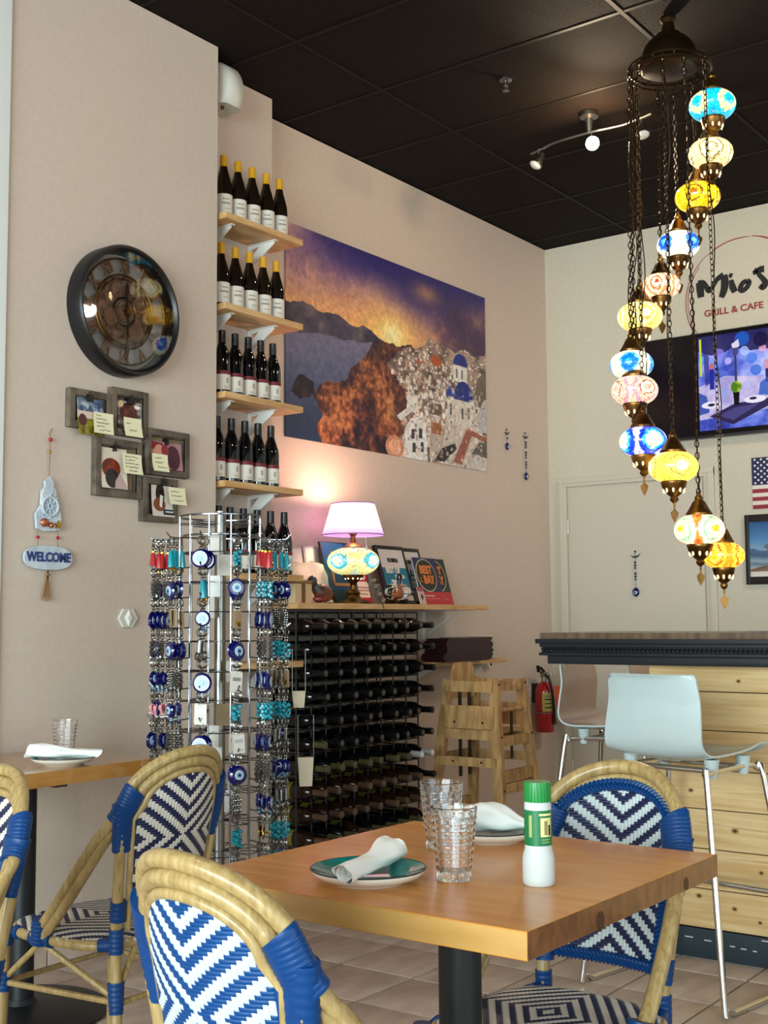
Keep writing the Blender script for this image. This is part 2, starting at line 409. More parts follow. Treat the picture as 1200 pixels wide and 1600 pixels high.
# door in the end wall, with its casing (wall frame: local x to the right, -y out of the wall)
dr = structure(MB().box((-.455, -.008, 0), (.455, .0, 2.03), .002).build('door_1', M['door'])); dr.location = (XE, 3.318, .02); dr.rotation_euler = (0, 0, R(-90))
for s in (-1, 1):
    c = MB(); c.box((s*.467, -.02, 0), (s*.53, 0, 2.1), .004); c.box((s*.49, -.026, 0), (s*.515, -.01, 2.1), .003); c.build('casing', M['door'], dr)
c = MB(); c.box((-.53, -.021, 2.042), (.53, 0, 2.105), .004); c.box((-.53, -.027, 2.065), (.53, -.01, 2.09), .003); c.build('casing', M['door'], dr)
for z in (.25, 1.02, 1.78): MB().tube([(-.461, -.012, z-.045), (-.461, -.012, z+.045)], .006).build('hinge', M['whiteplastic'], dr)
# ---------------------------------------------------------------- mural of the sunset town
def paint_mural():
    P = Paint(760, 441); w, h = 760, 441; U, V = P.U, P.V
    T = lambda pts: [(u*1.0081+.0427, v*1.014-.027) for u, v in pts]
    n1 = fbm(h, w, 3, 6, 1); n2 = fbm(h, w, 10, 5, 2); n3 = fbm(h, w, 40, 4, 3)
    d = V*1.05-.18*U+.10*(n1-.5)
    P.a = ramp(d/.36, [(0, '#2b2467'), (.22, '#3f3270'), (.45, '#7b5a7d'), (.7, '#b07f79'), (1, '#dba070')])
    P.glow(.0, .0, .09, .16, '#d9a6a4', .95); P.glow(.05, .12, .16, .12, '#94698a', .5)
    st = np.clip((n2-.48)*5, 0, 1)*np.clip(1-np.abs(V-.2-.1*U)*6, 0, 1); P.a = P.a*(1-.5*st[..., None])+rgb('#d8a68a')*.5*st[..., None]
    P.glow(.46, .39, .30, .17, '#efa765', .8); P.glow(.47, .39, .12, .12, '#ffd777', .95); P.glow(.48, .385, .05, .06, '#fff2b0', .95)
    c = np.clip((n1-.36)*5, 0, 1)*np.clip((U-.56)*5, 0, 1)*np.clip((V-.02)*7, 0, 1); P.a = P.a*(1-.8*c[..., None])+ramp(n2, [(.3, '#3a2746'), (.55, '#6c4656'), (.75, '#b98560')])*.8*c[..., None]
    P.glow(.66, .10, .07, .05, '#d69a62', .6)
    c = np.clip((n1-.30)*6, 0, 1)*np.clip((U-.70)*6, 0, 1)*np.clip((V-.13)*9, 0, 1); P.a = P.a*(1-.8*c[..., None])+rgb('#3d2a4d')*.8*c[..., None]
    sea = V > .40+.08*U
    P.fill(sea & (U < .6), ramp(np.clip((V-.4)/.6, 0, 1)+.12*(n3-.5), [(0, '#767088'), (.25, '#6a6a86'), (.6, '#45506f'), (.85, '#26344f'), (1, '#1d2f4b')]))
    warped(P, .05, 50)
    top = T([(-.06, .378), (.019, .383), (.085, .377), (.178, .389), (.28, .411), (.377, .445), (.46, .462)]); bot = T([(.42, .492), (.323, .488), (.194, .497), (.073, .508), (-.06, .538)])
    P.fill(P.poly(top+bot), ramp(n2+.5*(n3-.5), [(.2, '#2c2738'), (.5, '#4a4255'), (.8, '#6d5d62')]))
    cl = T([(.35, .468), (.305, .56), (.244, .614), (.219, .676), (.177, .705), (.136, .716), (.096, .753), (.065, .813), (.096, .858), (.073, .941), (.104, 1.03), (.55, 1.06), (.62, .8), (.55, .45), (.42, .445)])
    nb = fbm(h, w, 16, 6, 8); n4 = fbm(h, w, 90, 3, 12); rock = ramp(nb*.75+n4*.35+.35*(n2-.5)-.05, [(.32, '#1f1420'), (.47, '#4a2a2e'), (.58, '#7d4630'), (.70, '#b06a42'), (.86, '#d59a66')])
    P.fill(P.poly(cl), rock)
    sh_ = np.clip((fbm(h, w, 5, 3, 61)-.5)*5, 0, 1)*P.poly(cl)*.75; P.a = P.a*(1-sh_[..., None])+rgb('#33202a')*sh_[..., None]
    P.fill(P.poly(T([(-.026, .784), (.015, .722), (.04, .735), (.065, .752), (.072, .813), (.004, .83)])), ramp(n3, [(.3, '#1b1622'), (.7, '#3b2a30')]))
    town = T([(.45, .489), (.469, .464), (.546, .451), (.60, .40), (.636, .359), (.708, .382), (.77, .40), (.815, .37), (.98, .36), (1.0, 1.06), (.373, 1.06), (.494, .88), (.448, .814), (.505, .744), (.496, .669), (.468, .618), (.412, .567)])
    tm = P.poly(town); P.fill(tm, ramp(n3*.6+n2*.4, [(.3, '#4a3a3a'), (.5, '#8a7166'), (.7, '#b79d89')]))
    P.U, P.V = P.U0, P.V0
    r = np.random.default_rng(5); k = 0; cols = ['#e9e0d6', '#f1ebe2', '#d7cabd', '#e6cdb6', '#c9b8ab', '#e9d9c2', '#d39a7a', '#b9a79c', '#f5efe6']
    for v in np.sort(r.uniform(.34, 1.0, 900)):
        u = r.uniform(.40, 1.0); i = min(h-1, int(v*h)); j = min(w-1, int(u*w))
        if not tm[i, j]: continue
        s = .005+.032*max(0, v-.36)*r.uniform(.5, 1.3); sh = s*1.5
        P.fill(P.rect(u, v, u+s*1.3, v+sh), cols[r.integers(len(cols))])
        P.fill(P.rect(u+s*1.0, v, u+s*1.3, v+sh), '#9a8880', .7)
        if s > .008: P.fill(P.rect(u+s*.3, v+sh*.35, u+s*.5, v+sh*.75), '#4b4048')
        if r.random() < .25: P.fill(P.ell(u+s*.5, v+.002, s*.5), cols[r.integers(4)])
        if r.random() < .2: P.fill(P.rect(u-s*.5, v+sh*.8, u+s*.4, v+sh*1.1), '#6b4a3c', .8)
    def q(u0, v0, u1, v1, col, a=1): (u0, v0), (u1, v1) = T([(u0, v0), (u1, v1)]); P.fill(P.rect(u0, v0, u1, v1), col, a)
    P.fill(P.poly(T([(.49, 1.03), (.494, .86), (.53, .80), (.575, .785), (.6, .81), (.61, 1.03)])), '#e5e1dc')
    for u, v in ((.525, .86), (.565, .85), (.53, .93), (.572, .92)): q(u, v, u+.016, v+.05, '#3d3a44')
    P.fill(P.poly(T([(.508, .69), (.57, .68), (.58, .74), (.53, .77), (.47, .83), (.45, .81), (.50, .76)])), '#dfd8cf')
    q(.62, .70, .69, .76, '#6f5a4c'); q(.63, .80, .685, .86, '#a5613c'); q(.62, .86, .70, .99, '#bdae9f')
    P.fill(P.poly(T([(.70, 1.03), (.70, .83), (.735, .65), (.875, .635), (.91, .82), (.94, .87), (.98, 1.03)])), '#c9bdb0')
    P.fill(P.poly(T([(.76, .655), (.865, .64), (.87, .79), (.77, .81)])), '#d9cfc2'); q(.80, .69, .812, .75, '#6e655f'); q(.838, .68, .848, .74, '#6e655f')
    q(.72, .645, .757, .78, '#ddd3c6'); q(.735, .68, .745, .74, '#5c545a')
    q(.755, .46, .838, .55, '#e2dad0'); q(.772, .48, .78, .53, '#585462'); q(.802, .48, .81, .53, '#585462')
    P.fill(P.poly(T([(.87, .62), (.90, .50), (.955, .45), (.955, .66), (.90, .66)])), '#6b6256')
    P.fill(P.poly(T([(.90, .70), (.93, .62), (.96, .60), (.96, .80), (.90, .80)])), '#b9b4b4')
    cols2 = ramp(np.clip((U-.74)*9, 0, 1), [(0, '#2f49a8'), (1, '#182a7c')])
    def dome(cx, cy, rx, ry): (cx, cy), = T([(cx, cy)]); P.fill(P.ell(cx, cy, rx, ry) & (V < cy+.004), cols2)
    dome(.798, .455, .042, .062); dome(.815, .645, .055, .105); dome(.738, .637, .022, .055)
    P.fill(P.poly(T([(.75, .99), (.83, .80), (.845, .795), (.96, .83), (.96, .86), (.86, .83), (.80, 1.0)])), '#9c5a4a')
    P.fill(P.poly(T([(.855, .93), (.90, .86), (.96, .84), (.96, .94)])), '#5f584f'); q(.86, .94, .92, 1.03, '#c9c6c2')
    P.fill(P.poly(T([(.64, 1.01), (.69, .93), (.76, .89), (.77, .92), (.70, 1.0)])), '#2e2627')
    P.fill(P.ell(*T([(.44, .97)])[0], .045, .06), '#c9876a'); P.fill(P.ell(*T([(.44, .97)])[0], .03, .04), '#e2a685')
    q(.55, .495, .60, .505, '#a8653f'); P.fill(P.ell(*T([(.66, .47)])[0], .03, .03), '#b0562f')
    for k in range(520):                                  # fine clutter of walls, steps and shade in the near town
        u, v = r.uniform(.44, .98), r.uniform(.55, .99); i, j = int(v*h), int(u*w)
        if tm[i, j]: s = r.uniform(.003, .014); P.fill(P.rect(u, v, u+s, v+s*r.uniform(.5, 2.2)), ['#efe8de', '#8d7a70', '#d9b79c', '#5a4a4c', '#f3eee6', '#b98a70'][r.integers(6)], .6)
    P.a = P.a*(.84+.30*n4[..., None]); return P.a
MX0, MX1, MZ0, MZ1 = 4.466, 6.318, 2.102, 3.177
mu = MB().box((0, -.008, 0), (MX1-MX0, 0, MZ1-MZ0)).build('mural_print', print_mat('sunset_town_print', paint_mural(), .45))
mu.location = (MX0, YA-.001, MZ0); tag(mu, 'large frameless wall print of a white cliff town at sunset', 'wall print')

# ---------------------------------------------------------------- wall clock
ck = thing('wall_clock', 'large round black wall clock with open bronze dial', 'clock', (3.135, YN, 2.395))
RY = Matrix.Rotation(PI/2, 4, 'X')          # lathe axis z -> -y (out of the wall)
MB().lathe([(.225, 0), (.2525, 0), (.2525, .068), (.246, .078), (.238, .078), (.228, .066), (.225, .04), (.225, 0)], 64, M=RY, caps=False).build('rim', mat('clock_black', '#101113', .35), ck)
for r_, t_ in ((.205, .004), (.143, .005), (.128, .003), (.055, .004)): MB().torus((0, -.03, 0), r_, t_, 56, 6, M=RY).build('dial_ring', M['brass'], ck)
bd = mat('bronze_dial', '#86624a', .45, .35)
dp = grain('tarnished_dial', '#4a3526', '#94705a', nscale=38, rough=.5, metal=.3)
MB().lathe([(0, .004), (.226, .004), (.226, .006), (0, .006)], 48, M=RY).build('dial_back', mat('pale_dial_back', '#b3aaa2', .6), ck)  # pale disc added to lighten the shadowed wall behind the open dial
MB().lathe([(.052, .024), (.14, .024), (.14, .027), (.052, .027), (.052, .024)], 48, M=RY, caps=False).build('gear_plate', dp, ck)
def gear(r, n, y, x, z):
    g = MB(); out = []
    for k in range(n*4):
        a = 2*PI*k/(n*4); q = r if k % 4 in (0, 1) else r*.88; out.append((x+q*math.cos(a), z+q*math.sin(a)))
    g.prism(out, y, y-.004); g.torus((x, y-.005, z), r*.55, .003, 20, 5, M=RY); return g.build('gear', bd, ck)
gear(.042, 14, -.028, .06, -.07); gear(.036, 12, -.028, -.07, -.03); gear(.034, 12, -.028, .075, .04); gear(.03, 12, -.028, -.04, .08); gear(.045, 16, -.034, 0, 0)
for k, t in enumerate(['XII', 'I', 'II', 'III', 'IV', 'V', 'VI', 'VII', 'VIII', 'IX', 'X', 'XI']):
    a = -2*PI*k/12; o = text_mesh('numeral', t, .062, bd, ck, width=.6 if len(t) > 2 else .85, bold=.0026, depth=.003)
    o.matrix_local = Matrix.Translation((.174*math.sin(-a), -.032, .174*math.cos(a))) @ Matrix.Rotation(-a, 4, 'Y')
hd = mat('clock_hand', '#3c2a20', .4, .4)
MB().prism([(-.004, -.02), (.004, -.02), (.006, .06), (.011, .08), (0, .115), (-.011, .08), (-.006, .06)], -.044, -.047).build('hour_hand', hd, ck)
MB().prism([(-.004, .02), (.004, .02), (.0035, -.14), (.007, -.155), (0, -.19), (-.007, -.155), (-.0035, -.14)], -.05, -.053).build('minute_hand', hd, ck)
MB().lathe([(.0, .036), (.012, .036), (.012, .056), (0, .058)], 16, M=RY).build('spindle', M['brass'], ck)
MB().lathe([(.0, .064), (.228, .064), (.228, .066), (0, .066)], 48, M=RY).build('glass_cover', M['glass'], ck)

# ---------------------------------------------------------------- collage frame, its photos and notes
cf = thing('collage_frame', 'weathered grey wooden collage of five joined picture frames', 'picture frame', (3.18, YN, 1.85))
FR = [(2.883, 1.920, 3.080, 2.066), (3.081, 1.916, 3.266, 2.098), (3.008, 1.677, 3.236, 1.899), (3.257, 1.779, 3.490, 1.963), (3.243, 1.595, 3.428, 1.770)]
def paint_photo(k):
    P = Paint(96, 96, '#b9a58a'); n = fbm(96, 96, 6, 4, 20+k)
    if k == 0:
        P.fill(P.V < .35, ramp(n, [(.3, '#27405f'), (.7, '#c9d2d6')])); P.fill((P.V >= .35) & (P.V < .55), '#d8bfb0'); P.fill(P.V >= .55, ramp(n, [(.3, '#4a3a16'), (.6, '#8f8a22')])); P.fill(P.ell(.2, .6, .16), '#4a1f1c')
    if k == 1:
        P.fill(P.V < 2, ramp(n, [(.3, '#3a3030'), (.7, '#b5aca5')])); P.fill(P.ell(.45, .35, .36, .30), ramp(n, [(.3, '#2a0f0c'), (.7, '#6a2a1c')])); P.fill(P.ell(.82, .15, .12, .06), '#e8e4dc'); P.fill(P.ell(.15, .1, .1, .1), '#d9b585')
    if k == 2:
        P.fill(P.V < 2, '#d9cdbb'); P.fill(P.ell(.4, .5, .36, .25), ramp(n, [(.3, '#5a1d12'), (.7, '#8a3a22')])); P.fill(P.ell(.42, .75, .26, .24), '#211f27'); P.fill(P.poly([(.55, .8), (.75, .6), (1, .95), (1, 1), (.5, 1)]), '#b79c96')
    if k == 3:
        P.fill(P.V < 2, '#a3767e'); P.fill(P.poly([(0, 0), (.4, .05), (.45, .3), (0, .3)]), '#7c1420'); P.fill(P.ell(.72, .55, .22, .45), '#43142f'); P.fill(P.ell(.3, .6, .2, .5), '#c98a78'); P.fill(P.ell(.48, .3, .12, .2), '#8a2230')
    if k == 4:
        P.fill(P.V < 2, '#cfc6ba'); P.fill(P.ell(.4, .35, .2, .35), '#1a1514'); P.fill(P.ell(.35, .65, .28, .2), '#7a3e24'); P.fill(P.poly([(.4, .35), (.55, .4), (.45, .75), (.35, .7)]), '#dfd8d0'); P.fill(P.rect(.5, .78, 1, .95), '#23242c'); P.fill(P.rect(.6, .83, .95, .88), '#c5cfd8')
    return P.a
PH = [(2.912, 1.895, 3.035, 2.033), (3.115, 1.925, 3.238, 2.052), (3.036, 1.708, 3.163, 1.862), (3.281, 1.807, 3.452, 1.915), (3.292, 1.618, 3.408, 1.752)]
NT = [(2.978, 1.906, 3.072, 1.985, 5), (3.124, 1.912, 3.212, 1.984, 2), (3.120, 1.768, 3.215, 1.845, 5), (3.270, 1.792, 3.352, 1.860, 3), (3.358, 1.667, 3.448, 1.735, 3)]
PL_ = ['blue and green animal photo clipped in the upper left collage frame', 'dark red puppy photo clipped in the upper middle collage frame', 'curly red haired dog photo hanging in the centre left collage frame', 'wide maroon dog photo hanging in the right collage frame', 'sitting dog photo clipped in the lowest collage frame']
NL_ = ['cream handwritten note on the upper left blue and green photo', 'cream handwritten note curling under the dark puppy photo', 'cream handwritten note beside the curly red dog photo', 'cream handwritten note over the wide maroon photo', 'cream handwritten note beside the sitting dog photo, lowest']
for k, (x0, z0, x1, z1) in enumerate(FR):
    f = MB(); t = .026
    X0, X1, Z0, Z1 = x0-3.18, x1-3.18, z0-1.85, z1-1.85
    for a, b_ in (((X0, Z0), (X0+t, Z1)), ((X1-t, Z0), (X1, Z1)), ((X0+t, Z0), (X1-t, Z0+t)), ((X0+t, Z1-t), (X1-t, Z1))): f.box((a[0], -.03, a[1]), (b_[0], 0, b_[1]), .003)
    for a, b_ in (((X0+t-.003, Z0+t-.003), (X0+t+.004, Z1-t+.003)), ((X1-t-.004, Z0+t-.003), (X1-t+.003, Z1-t+.003)), ((X0+t, Z0+t-.003), (X1-t, Z0+t+.004)), ((X0+t, Z1-t-.004), (X1-t, Z1-t+.003))): f.box((a[0], -.022, a[1]), (b_[0], -.004, b_[1]))
    fo = f.build('frame', M['grey_wood'], cf)
    MB().box((X0+t, -.006, Z0+t), (X1-t, -.001, Z1-t)).build('backing', M['kraft'] if k in (2, 3) else M['grey_wood'], fo)
    px0, pz0, px1, pz1 = PH[k]; cx = (px0+px1)/2-3.18
    c = MB(); s_ = .016 if k in (0, 1, 4) else .005
    c.box((cx-s_, -.034, pz1-1.85-.012), (cx+s_, -.006, pz1-1.85+.016), .002); c.tube([(cx-s_*.6, -.03, pz1-1.85+.014), (cx, -.03, pz1-1.85+.028), (cx+s_*.6, -.03, pz1-1.85+.014)], .0015, 6); c.build('clip', M['clip'], fo)
    def sheet(x0, z0, x1, z1, y, bow, skew):
        g = MB(); n = 6; vs = []
        for yy in (0, .0012):
            for i in range(n+1):
                for j in range(n+1):
                    u, v = i/n, j/n; vs.append((x0+(x1-x0)*u+skew*(1-v)**2, y-bow*(1-v)**2-bow*.4*(u-.5)**2-yy, z0+(z1-z0)*v))
        m = (n+1)**2; fs = []
        for i in range(n):
            for j in range(n):
                a, b2, c2, d2 = i*(n+1)+j, (i+1)*(n+1)+j, (i+1)*(n+1)+j+1, i*(n+1)+j+1; fs += [(a, b2, c2, d2), (m+d2, m+c2, m+b2, m+a)]
        return g.add(vs, fs)
    g = sheet(px0-3.18, pz0-1.85, px1-3.18, pz1-1.85, -.031 if k == 0 else -.018, .012, 0)
    p = g.build('photo_print', print_mat('photo', paint_photo(k), .3), recalc=False); p.location = (3.18, YN, 1.85); tag(p, PL_[k], 'photo', 'photos clipped in the collage frame')
    nx0, nz0, nx1, nz1, nl = NT[k]
    nt = thing('paper_note', NL_[k], 'note', (3.18, YN, 1.85), group='notes on the collage frame')
    sheet(nx0-3.18, nz0-1.85, nx1-3.18, nz1-1.85, -.046, .006, .006 if k else 0).build('sheet', M['note'], nt, recalc=False)
    hw = MB(); rr = random.Random(k)
    for q in range(nl):
        zz = nz1-1.85-(nz1-nz0)*(q+.9)/(nl+.8); xx = nx0-3.18+.012+(.012 if q == nl-1 else 0); L_ = (nx1-nx0-.03)*(.35 if (q == 0 and k < 2) else rr.uniform(.6, 1)); st = []
        m_ = int(L_/.0028)
        for i in range(m_+1):
            v = (zz-nz0+1.85)/(nz1-nz0); u = (xx-nx0+3.18+L_*i/m_)/(nx1-nx0)
            st.append((xx+L_*i/m_+(.006*(1-v)**2 if k else 0), -.046-.006*(1-v)**2-.0024*(u-.5)**2-.0022, zz+rr.uniform(-.0032, .0036)))
        hw.tube(st, .0008, 4)
    hw.build('handwriting', M['blackink'], nt, kind='stuff')

# ---------------------------------------------------------------- hanging welcome ornament
wl = thing('welcome_hanger', 'hanging nautical ornament with WELCOME plaque and twine tassel', 'wall ornament', (2.806, YN, 1.56))
yb = -.016
MB().tube([(.016, -.006, .345), (.004, -.01, .325), (.002, yb, .30), (.0, yb, .17)], .0018, 6).build('cord', M['twine'], wl)
MB().ball((.003, yb, .302), .008, 10).build('bead', M['red'], wl); MB().ball((0, yb, .257), .006, 10).build('bead', M['gold'], wl)
out = [(-.052, -.02), (-.058, .03), (-.035, .06), (-.032, .115), (-.018, .13), (-.02, .15), (0, .165), (.018, .15), (.016, .13), (.03, .118), (.03, .06), (.05, .04), (.054, .01), (.05, -.02), (.02, -.028), (-.03, -.03)]
MB().prism(out, yb+.007, yb-.004).build('ship_plaque', M['pale_blue'], wl)
g = MB(); g.torus((0, yb-.008, .06), .034, .0055, 28, 6, M=RY); g.torus((0, yb-.008, .06), .01, .004, 16, 6, M=RY)
for k in range(8):
    a = PI/4*k; g.tube([(.008*math.cos(a), yb-.008, .06+.008*math.sin(a)), (.045*math.cos(a), yb-.008, .06+.045*math.sin(a))], .0032, 6)
g.build('ship_wheel', M['pale_blue'], wl)
MB().prism([(-.03, .125), (.012, .122), (.012, .104), (-.03, .106)], yb-.005, yb-.009).build('flag_plate', M['pale_blue'], wl)
MB().ball((-.026, yb-.012, .0), .018, 12, (1, .6, .9)).ball((.004, yb-.01, -.008), .011, 10).build('shell', M['copper'], wl)
st = [((.016 if k % 2 == 0 else .007)*math.sin(PI*k/5)+.036, (.016 if k % 2 == 0 else .007)*math.cos(PI*k/5)-.005) for k in range(10)]
MB().prism(st, yb-.005, yb-.014).build('star', M['gold'], wl)
for x, z1_, z0_ in ((-.045, -.028, -.085), (.043, -.026, -.09)):
    MB().tube([(x, yb, z1_), (x, yb, z0_)], .0014, 6).build('cord', M['twine'], wl); MB().ball((x, yb, z1_-.025), .007, 8).build('bead', M['red'], wl)
el = [(.104*math.copysign(abs(math.cos(2*PI*k/32))**.8, math.cos(2*PI*k/32)), -.125+.043*math.copysign(abs(math.sin(2*PI*k/32))**.8, math.sin(2*PI*k/32))) for k in range(32)]
pq = MB().prism(el, yb+.006, yb-.006).build('plaque', M['pale_blue'], wl)
text_mesh('lettering', 'WELCOME', .046, M['navy_paint'], pq, (0, yb-.007, -.124), width=.86, bold=.0016, depth=.0015)
g = MB()
for k, (dx, L_) in enumerate(((-.022, .11), (-.008, .115), (.004, .1), (.012, .112), (-.014, .1))):
    g.tube([(0, yb, -.165), (dx*.25, yb, -.20), (dx*.6, yb, -.165-L_*.6), (dx, yb, -.165-L_)], .0032, 6)
g.torus((0, yb, -.185), .007, .003, 12, 6); g.build('tassel', M['twine'], wl)

# small fittings on the left wall
th = thing('wall_sensor', 'small white faceted hexagonal plate on the left wall', 'wall plate', (3.192, YN, 1.22))
hx = lambda r, s=1: [(r*math.cos(PI/3*k), r*s*math.sin(PI/3*k)) for k in range(6)]
MB().prism(hx(.046, .86), 0, -.012).build('body', M['whiteplastic'], th)
g = MB(); a = [(-.022, 0), (0, -.033), (.026, 0), (0, .033)]; c = [(x*.5, z*.5) for x, z in a]
g.add([(x, -.012, z) for x, z in a]+[(x, -.02, z) for x, z in c], [(0, 1, 2, 3), (7, 6, 5, 4)]+[(i, (i+1) % 4, 4+(i+1) % 4, 4+i) for i in range(4)]); g.build('facet', M['white'], th, angle=5)
sp = thing('wall_speaker', 'white rounded speaker on the pier just under the ceiling', 'speaker', (3.80, YP, 3.555))
g = MB(); sec = []
for k in range(13):
    t = k/12; z = -.095+.19*t; d_ = .11+.055*math.sin(PI*min(1, .15+t*.85))**.7
    sec.append([(-.07, -.02, z), (-.07, -d_*.85, z), (-.045, -d_, z), (.035, -d_, z), (.062, -d_*.82, z), (.062, -.02, z)])
g.add([p for s_ in sec for p in s_], [(k*6+i, k*6+(i+1) % 6, (k+1)*6+(i+1) % 6, (k+1)*6+i) for k in range(12) for i in range(6)]+[tuple(range(6)), tuple(72+i for i in reversed(range(6)))])
g.build('cabinet', M['whiteplastic'], sp, angle=50); MB().box((-.03, -.03, -.05), (.03, 0, .05), .004).build('bracket', M['whiteplastic'], sp)
MB().lathe([(.0, 0), (.008, 0), (.008, .012), (0, .014)], 12, (-.03, -.10, -.108)).build('knob', M['brass'], sp)

# ---------------------------------------------------------------- bottle shelves on the pier
SH = [2.918, 2.525, 2.144, 1.767, 1.382, 1.002]; SN = ['top', 'second', 'third', 'fourth', 'fifth', 'lowest']
for k, z in enumerate(SH):
    s_ = thing('wall_shelf', f'{SN[k]} pine shelf of the narrow bottle shelves by the mural', 'shelf', (3.945, YP, z), group='bottle shelves')
    MB().box((-.252, -.2, 0), (.252, 0, .027), .002).build('board', M['shelfwood'], s_)
    for x in (-.17, .11):
        g = MB(); g.box((x-.011, -.004, -.12), (x+.011, 0, 0)); g.box((x-.011, -.165, -.004), (x+.011, 0, 0))
        g.prism([(-.004, -.105), (-.012, -.105), (-.15, -.014), (-.15, -.004), (-.004, -.004), (-.004, -.02), (-.06, -.012), (-.012, -.06), (-.004, -.07)], x-.003, x+.003, 'yz')
        g.build('bracket', M['white'], s_)
def bottle_proto(name, kind):
    """upright bottle standing at the origin; its label faces local -y"""
    o = bpy.data.objects.new(name, None); COL.objects.link(o)
    if kind == 'white': pr = [(.030, 0), (.037, .004), (.0385, .012), (.0385, .135), (.036, .158), (.028, .19), (.019, .222), (.0155, .245), (.0145, .275)]; H_ = .29
    else: pr = [(.030, 0), (.036, .004), (.0372, .012), (.0372, .15), (.0345, .176), (.024, .205), (.0165, .228), (.0148, .25), (.0145, .275)]; H_ = .285
    MB().lathe(pr, 24).build('glass', M['bottle_w' if kind == 'white' else 'bottle_r'], o)
    zc = .218 if kind == 'white' else .232
    MB().lathe([(.0165, zc), (.0165, zc+.02), (.0158, H_-.008), (.0162, H_-.006), (.0162, H_-.002), (.014, H_)], 20).build('capsule', M['cap_y' if kind == 'white' else 'cap_k'], o)
    def arc(r, z0, z1, a0, a1, n=14):
        g = MB(); vs = [(q*math.cos(a0+(a1-a0)*i/n), q*math.sin(a0+(a1-a0)*i/n), z) for q in (r, r+.0006) for z in (z0, z1) for i in range(n+1)]; m = n+1; fs = []
        for i in range(n): fs += [(i, i+1, m+i+1, m+i), (2*m+i, 3*m+i, 3*m+i+1, 2*m+i+1)]
        return g.add(vs, fs)
    A0, A1 = R(-90-85), R(-90+75)
    if kind == 'white':
        lb = arc(.0387, .018, .108, A0, A1).build('label', M['label'], o)
        g = MB()
        for z, t0, t1, hh in ((.082, -30, 14, .006), (.062, -36, 20, .009), (.04, -14, 24, .003)): g.add(arc(.0395, z, z+hh, R(-90+t0), R(-90+t1), 6).v, [f for f in arc(.0395, z, z+hh, 0, 1, 6).f])
        g.build('label_print', M['ink'], lb)
    else:
        lb = arc(.0374, .022, .088, A0, A1).build('label', M['label'], o); arc(.0375, .0885, .104, A0, A1).build('label_band', M['label_red'], o)
        g = MB()
        for z, t0, t1, hh in ((.05, 2, 16, .022), (.034, -20, 18, .002), (.028, -16, 16, .002)): g.add(arc(.0382, z, z+hh, R(-90+t0), R(-90+t1), 6).v, [f for f in arc(.0382, z, z+hh, 0, 1, 6).f])
        g.build('label_print', M['ink'], lb)
    return o
bw = bottle_proto('wine_bottle', 'white'); br = bottle_proto('wine_bottle', 'red'); first = {'w': True, 'r': True}
def stand(kind, x, y, z, label, group):
    src = bw if kind == 'w' else br
    if first[kind]: first[kind] = False; o = src; o.location = (x, y, z)
    else: o = dup(src, (x, y, z))
    o.rotation_euler = (0, 0, R(random.uniform(-32, -12))); tag(o, label, 'bottle', group); return o
rows = [('w', [3.775, 3.864, 3.956, 4.05, 4.14], 0), ('w', [3.762, 3.85, 3.94, 4.03, 4.118], 1), ('r', [3.77, 3.851, 3.935, 4.016, 4.097], 2), ('r', [3.742, 3.83, 3.915, 4.0, 4.085], 3), ('r', [3.745, 3.83, 3.915, 4.0, 4.085, 4.165], 4)]
for kd, xs_, k in rows:
    for i, x in enumerate(xs_):
        nm = 'yellow-capped wine bottle' if kd == 'w' else 'black-capped red wine bottle'
        stand(kd, x, 3.665+(.0 if k < 4 else random.uniform(-.01, .01)), SH[k]+.0275, f'{nm}, {ORD[i]} from the left on the {SN[k]} bottle shelf', f'bottles on the {SN[k]} bottle shelf')
# ---------------------------------------------------------------- award shelf
ZS = 1.2875
aw = thing('award_shelf', 'long pine shelf of framed awards above the wine rack', 'shelf', (5.035, YA, 1.26))
MB().box((-.815, -.3, 0), (.811, 0, .027), .002).build('board', M['shelfwood'], aw)
for x in (.60,):
    g = MB(); g.box((x-.014, -.006, -.16), (x+.014, 0, 0)); g.box((x-.014, -.24, -.006), (x+.014, 0, 0)); g.prism([(-.006, -.15), (-.016, -.15), (-.22, -.018), (-.22, -.006)], x-.003, x+.003, 'yz')
    g.build('bracket', M['white'], aw)
def leaning(name, label, cat, x0, x1, h, yb, lean, front, edge, thick=.012, border=0, group=None):
    t = thing(name, label, cat, ((x0+x1)/2, yb, ZS+.001), group=group, rot=(R(-lean), 0, 0)); w = (x1-x0)/2
    MB().box((-w, 0, 0), (w, thick, h), .001).build('panel', edge, t)
    MB().box((-w+border, -.0015, border), (w-border, .0005, h-border)).build('print', front, t)
    return t, w
black = M['frame_k']
def paint_cells(w, h, cells, bg):
    P = Paint(w, h, bg)
    for (a, b_, c, d, col) in cells: P.fill(P.rect(a, b_, c, d), col)
    return P.a
# white cards by the pier
for k, (x0, x1, h) in enumerate([(4.335, 4.425, .27), (4.44, 4.555, .275), (4.57, 4.69, .285)]):
    t, w = leaning('award_card', ['narrow pale framed card, leftmost on the award shelf', 'pale framed certificate second from left on the award shelf', 'pale framed certificate just left of the blue poster'][k], 'certificate', x0, x1, h, 3.845, 9, mat('card_print', '#d6cdc2', .5), M['cap_w'], border=.01, group='pale certificates on the award shelf')
    g = MB(); g.box((-w*.4, -.003, h*.72), (w*.4, -.001, h*.74)); g.box((-w*.3, -.003, h*.35), (-w*.05, -.001, h*.5)); g.box((w*.02, -.003, h*.35), (w*.3, -.001, h*.5)); g.build('print_lines', M['ink'], t)
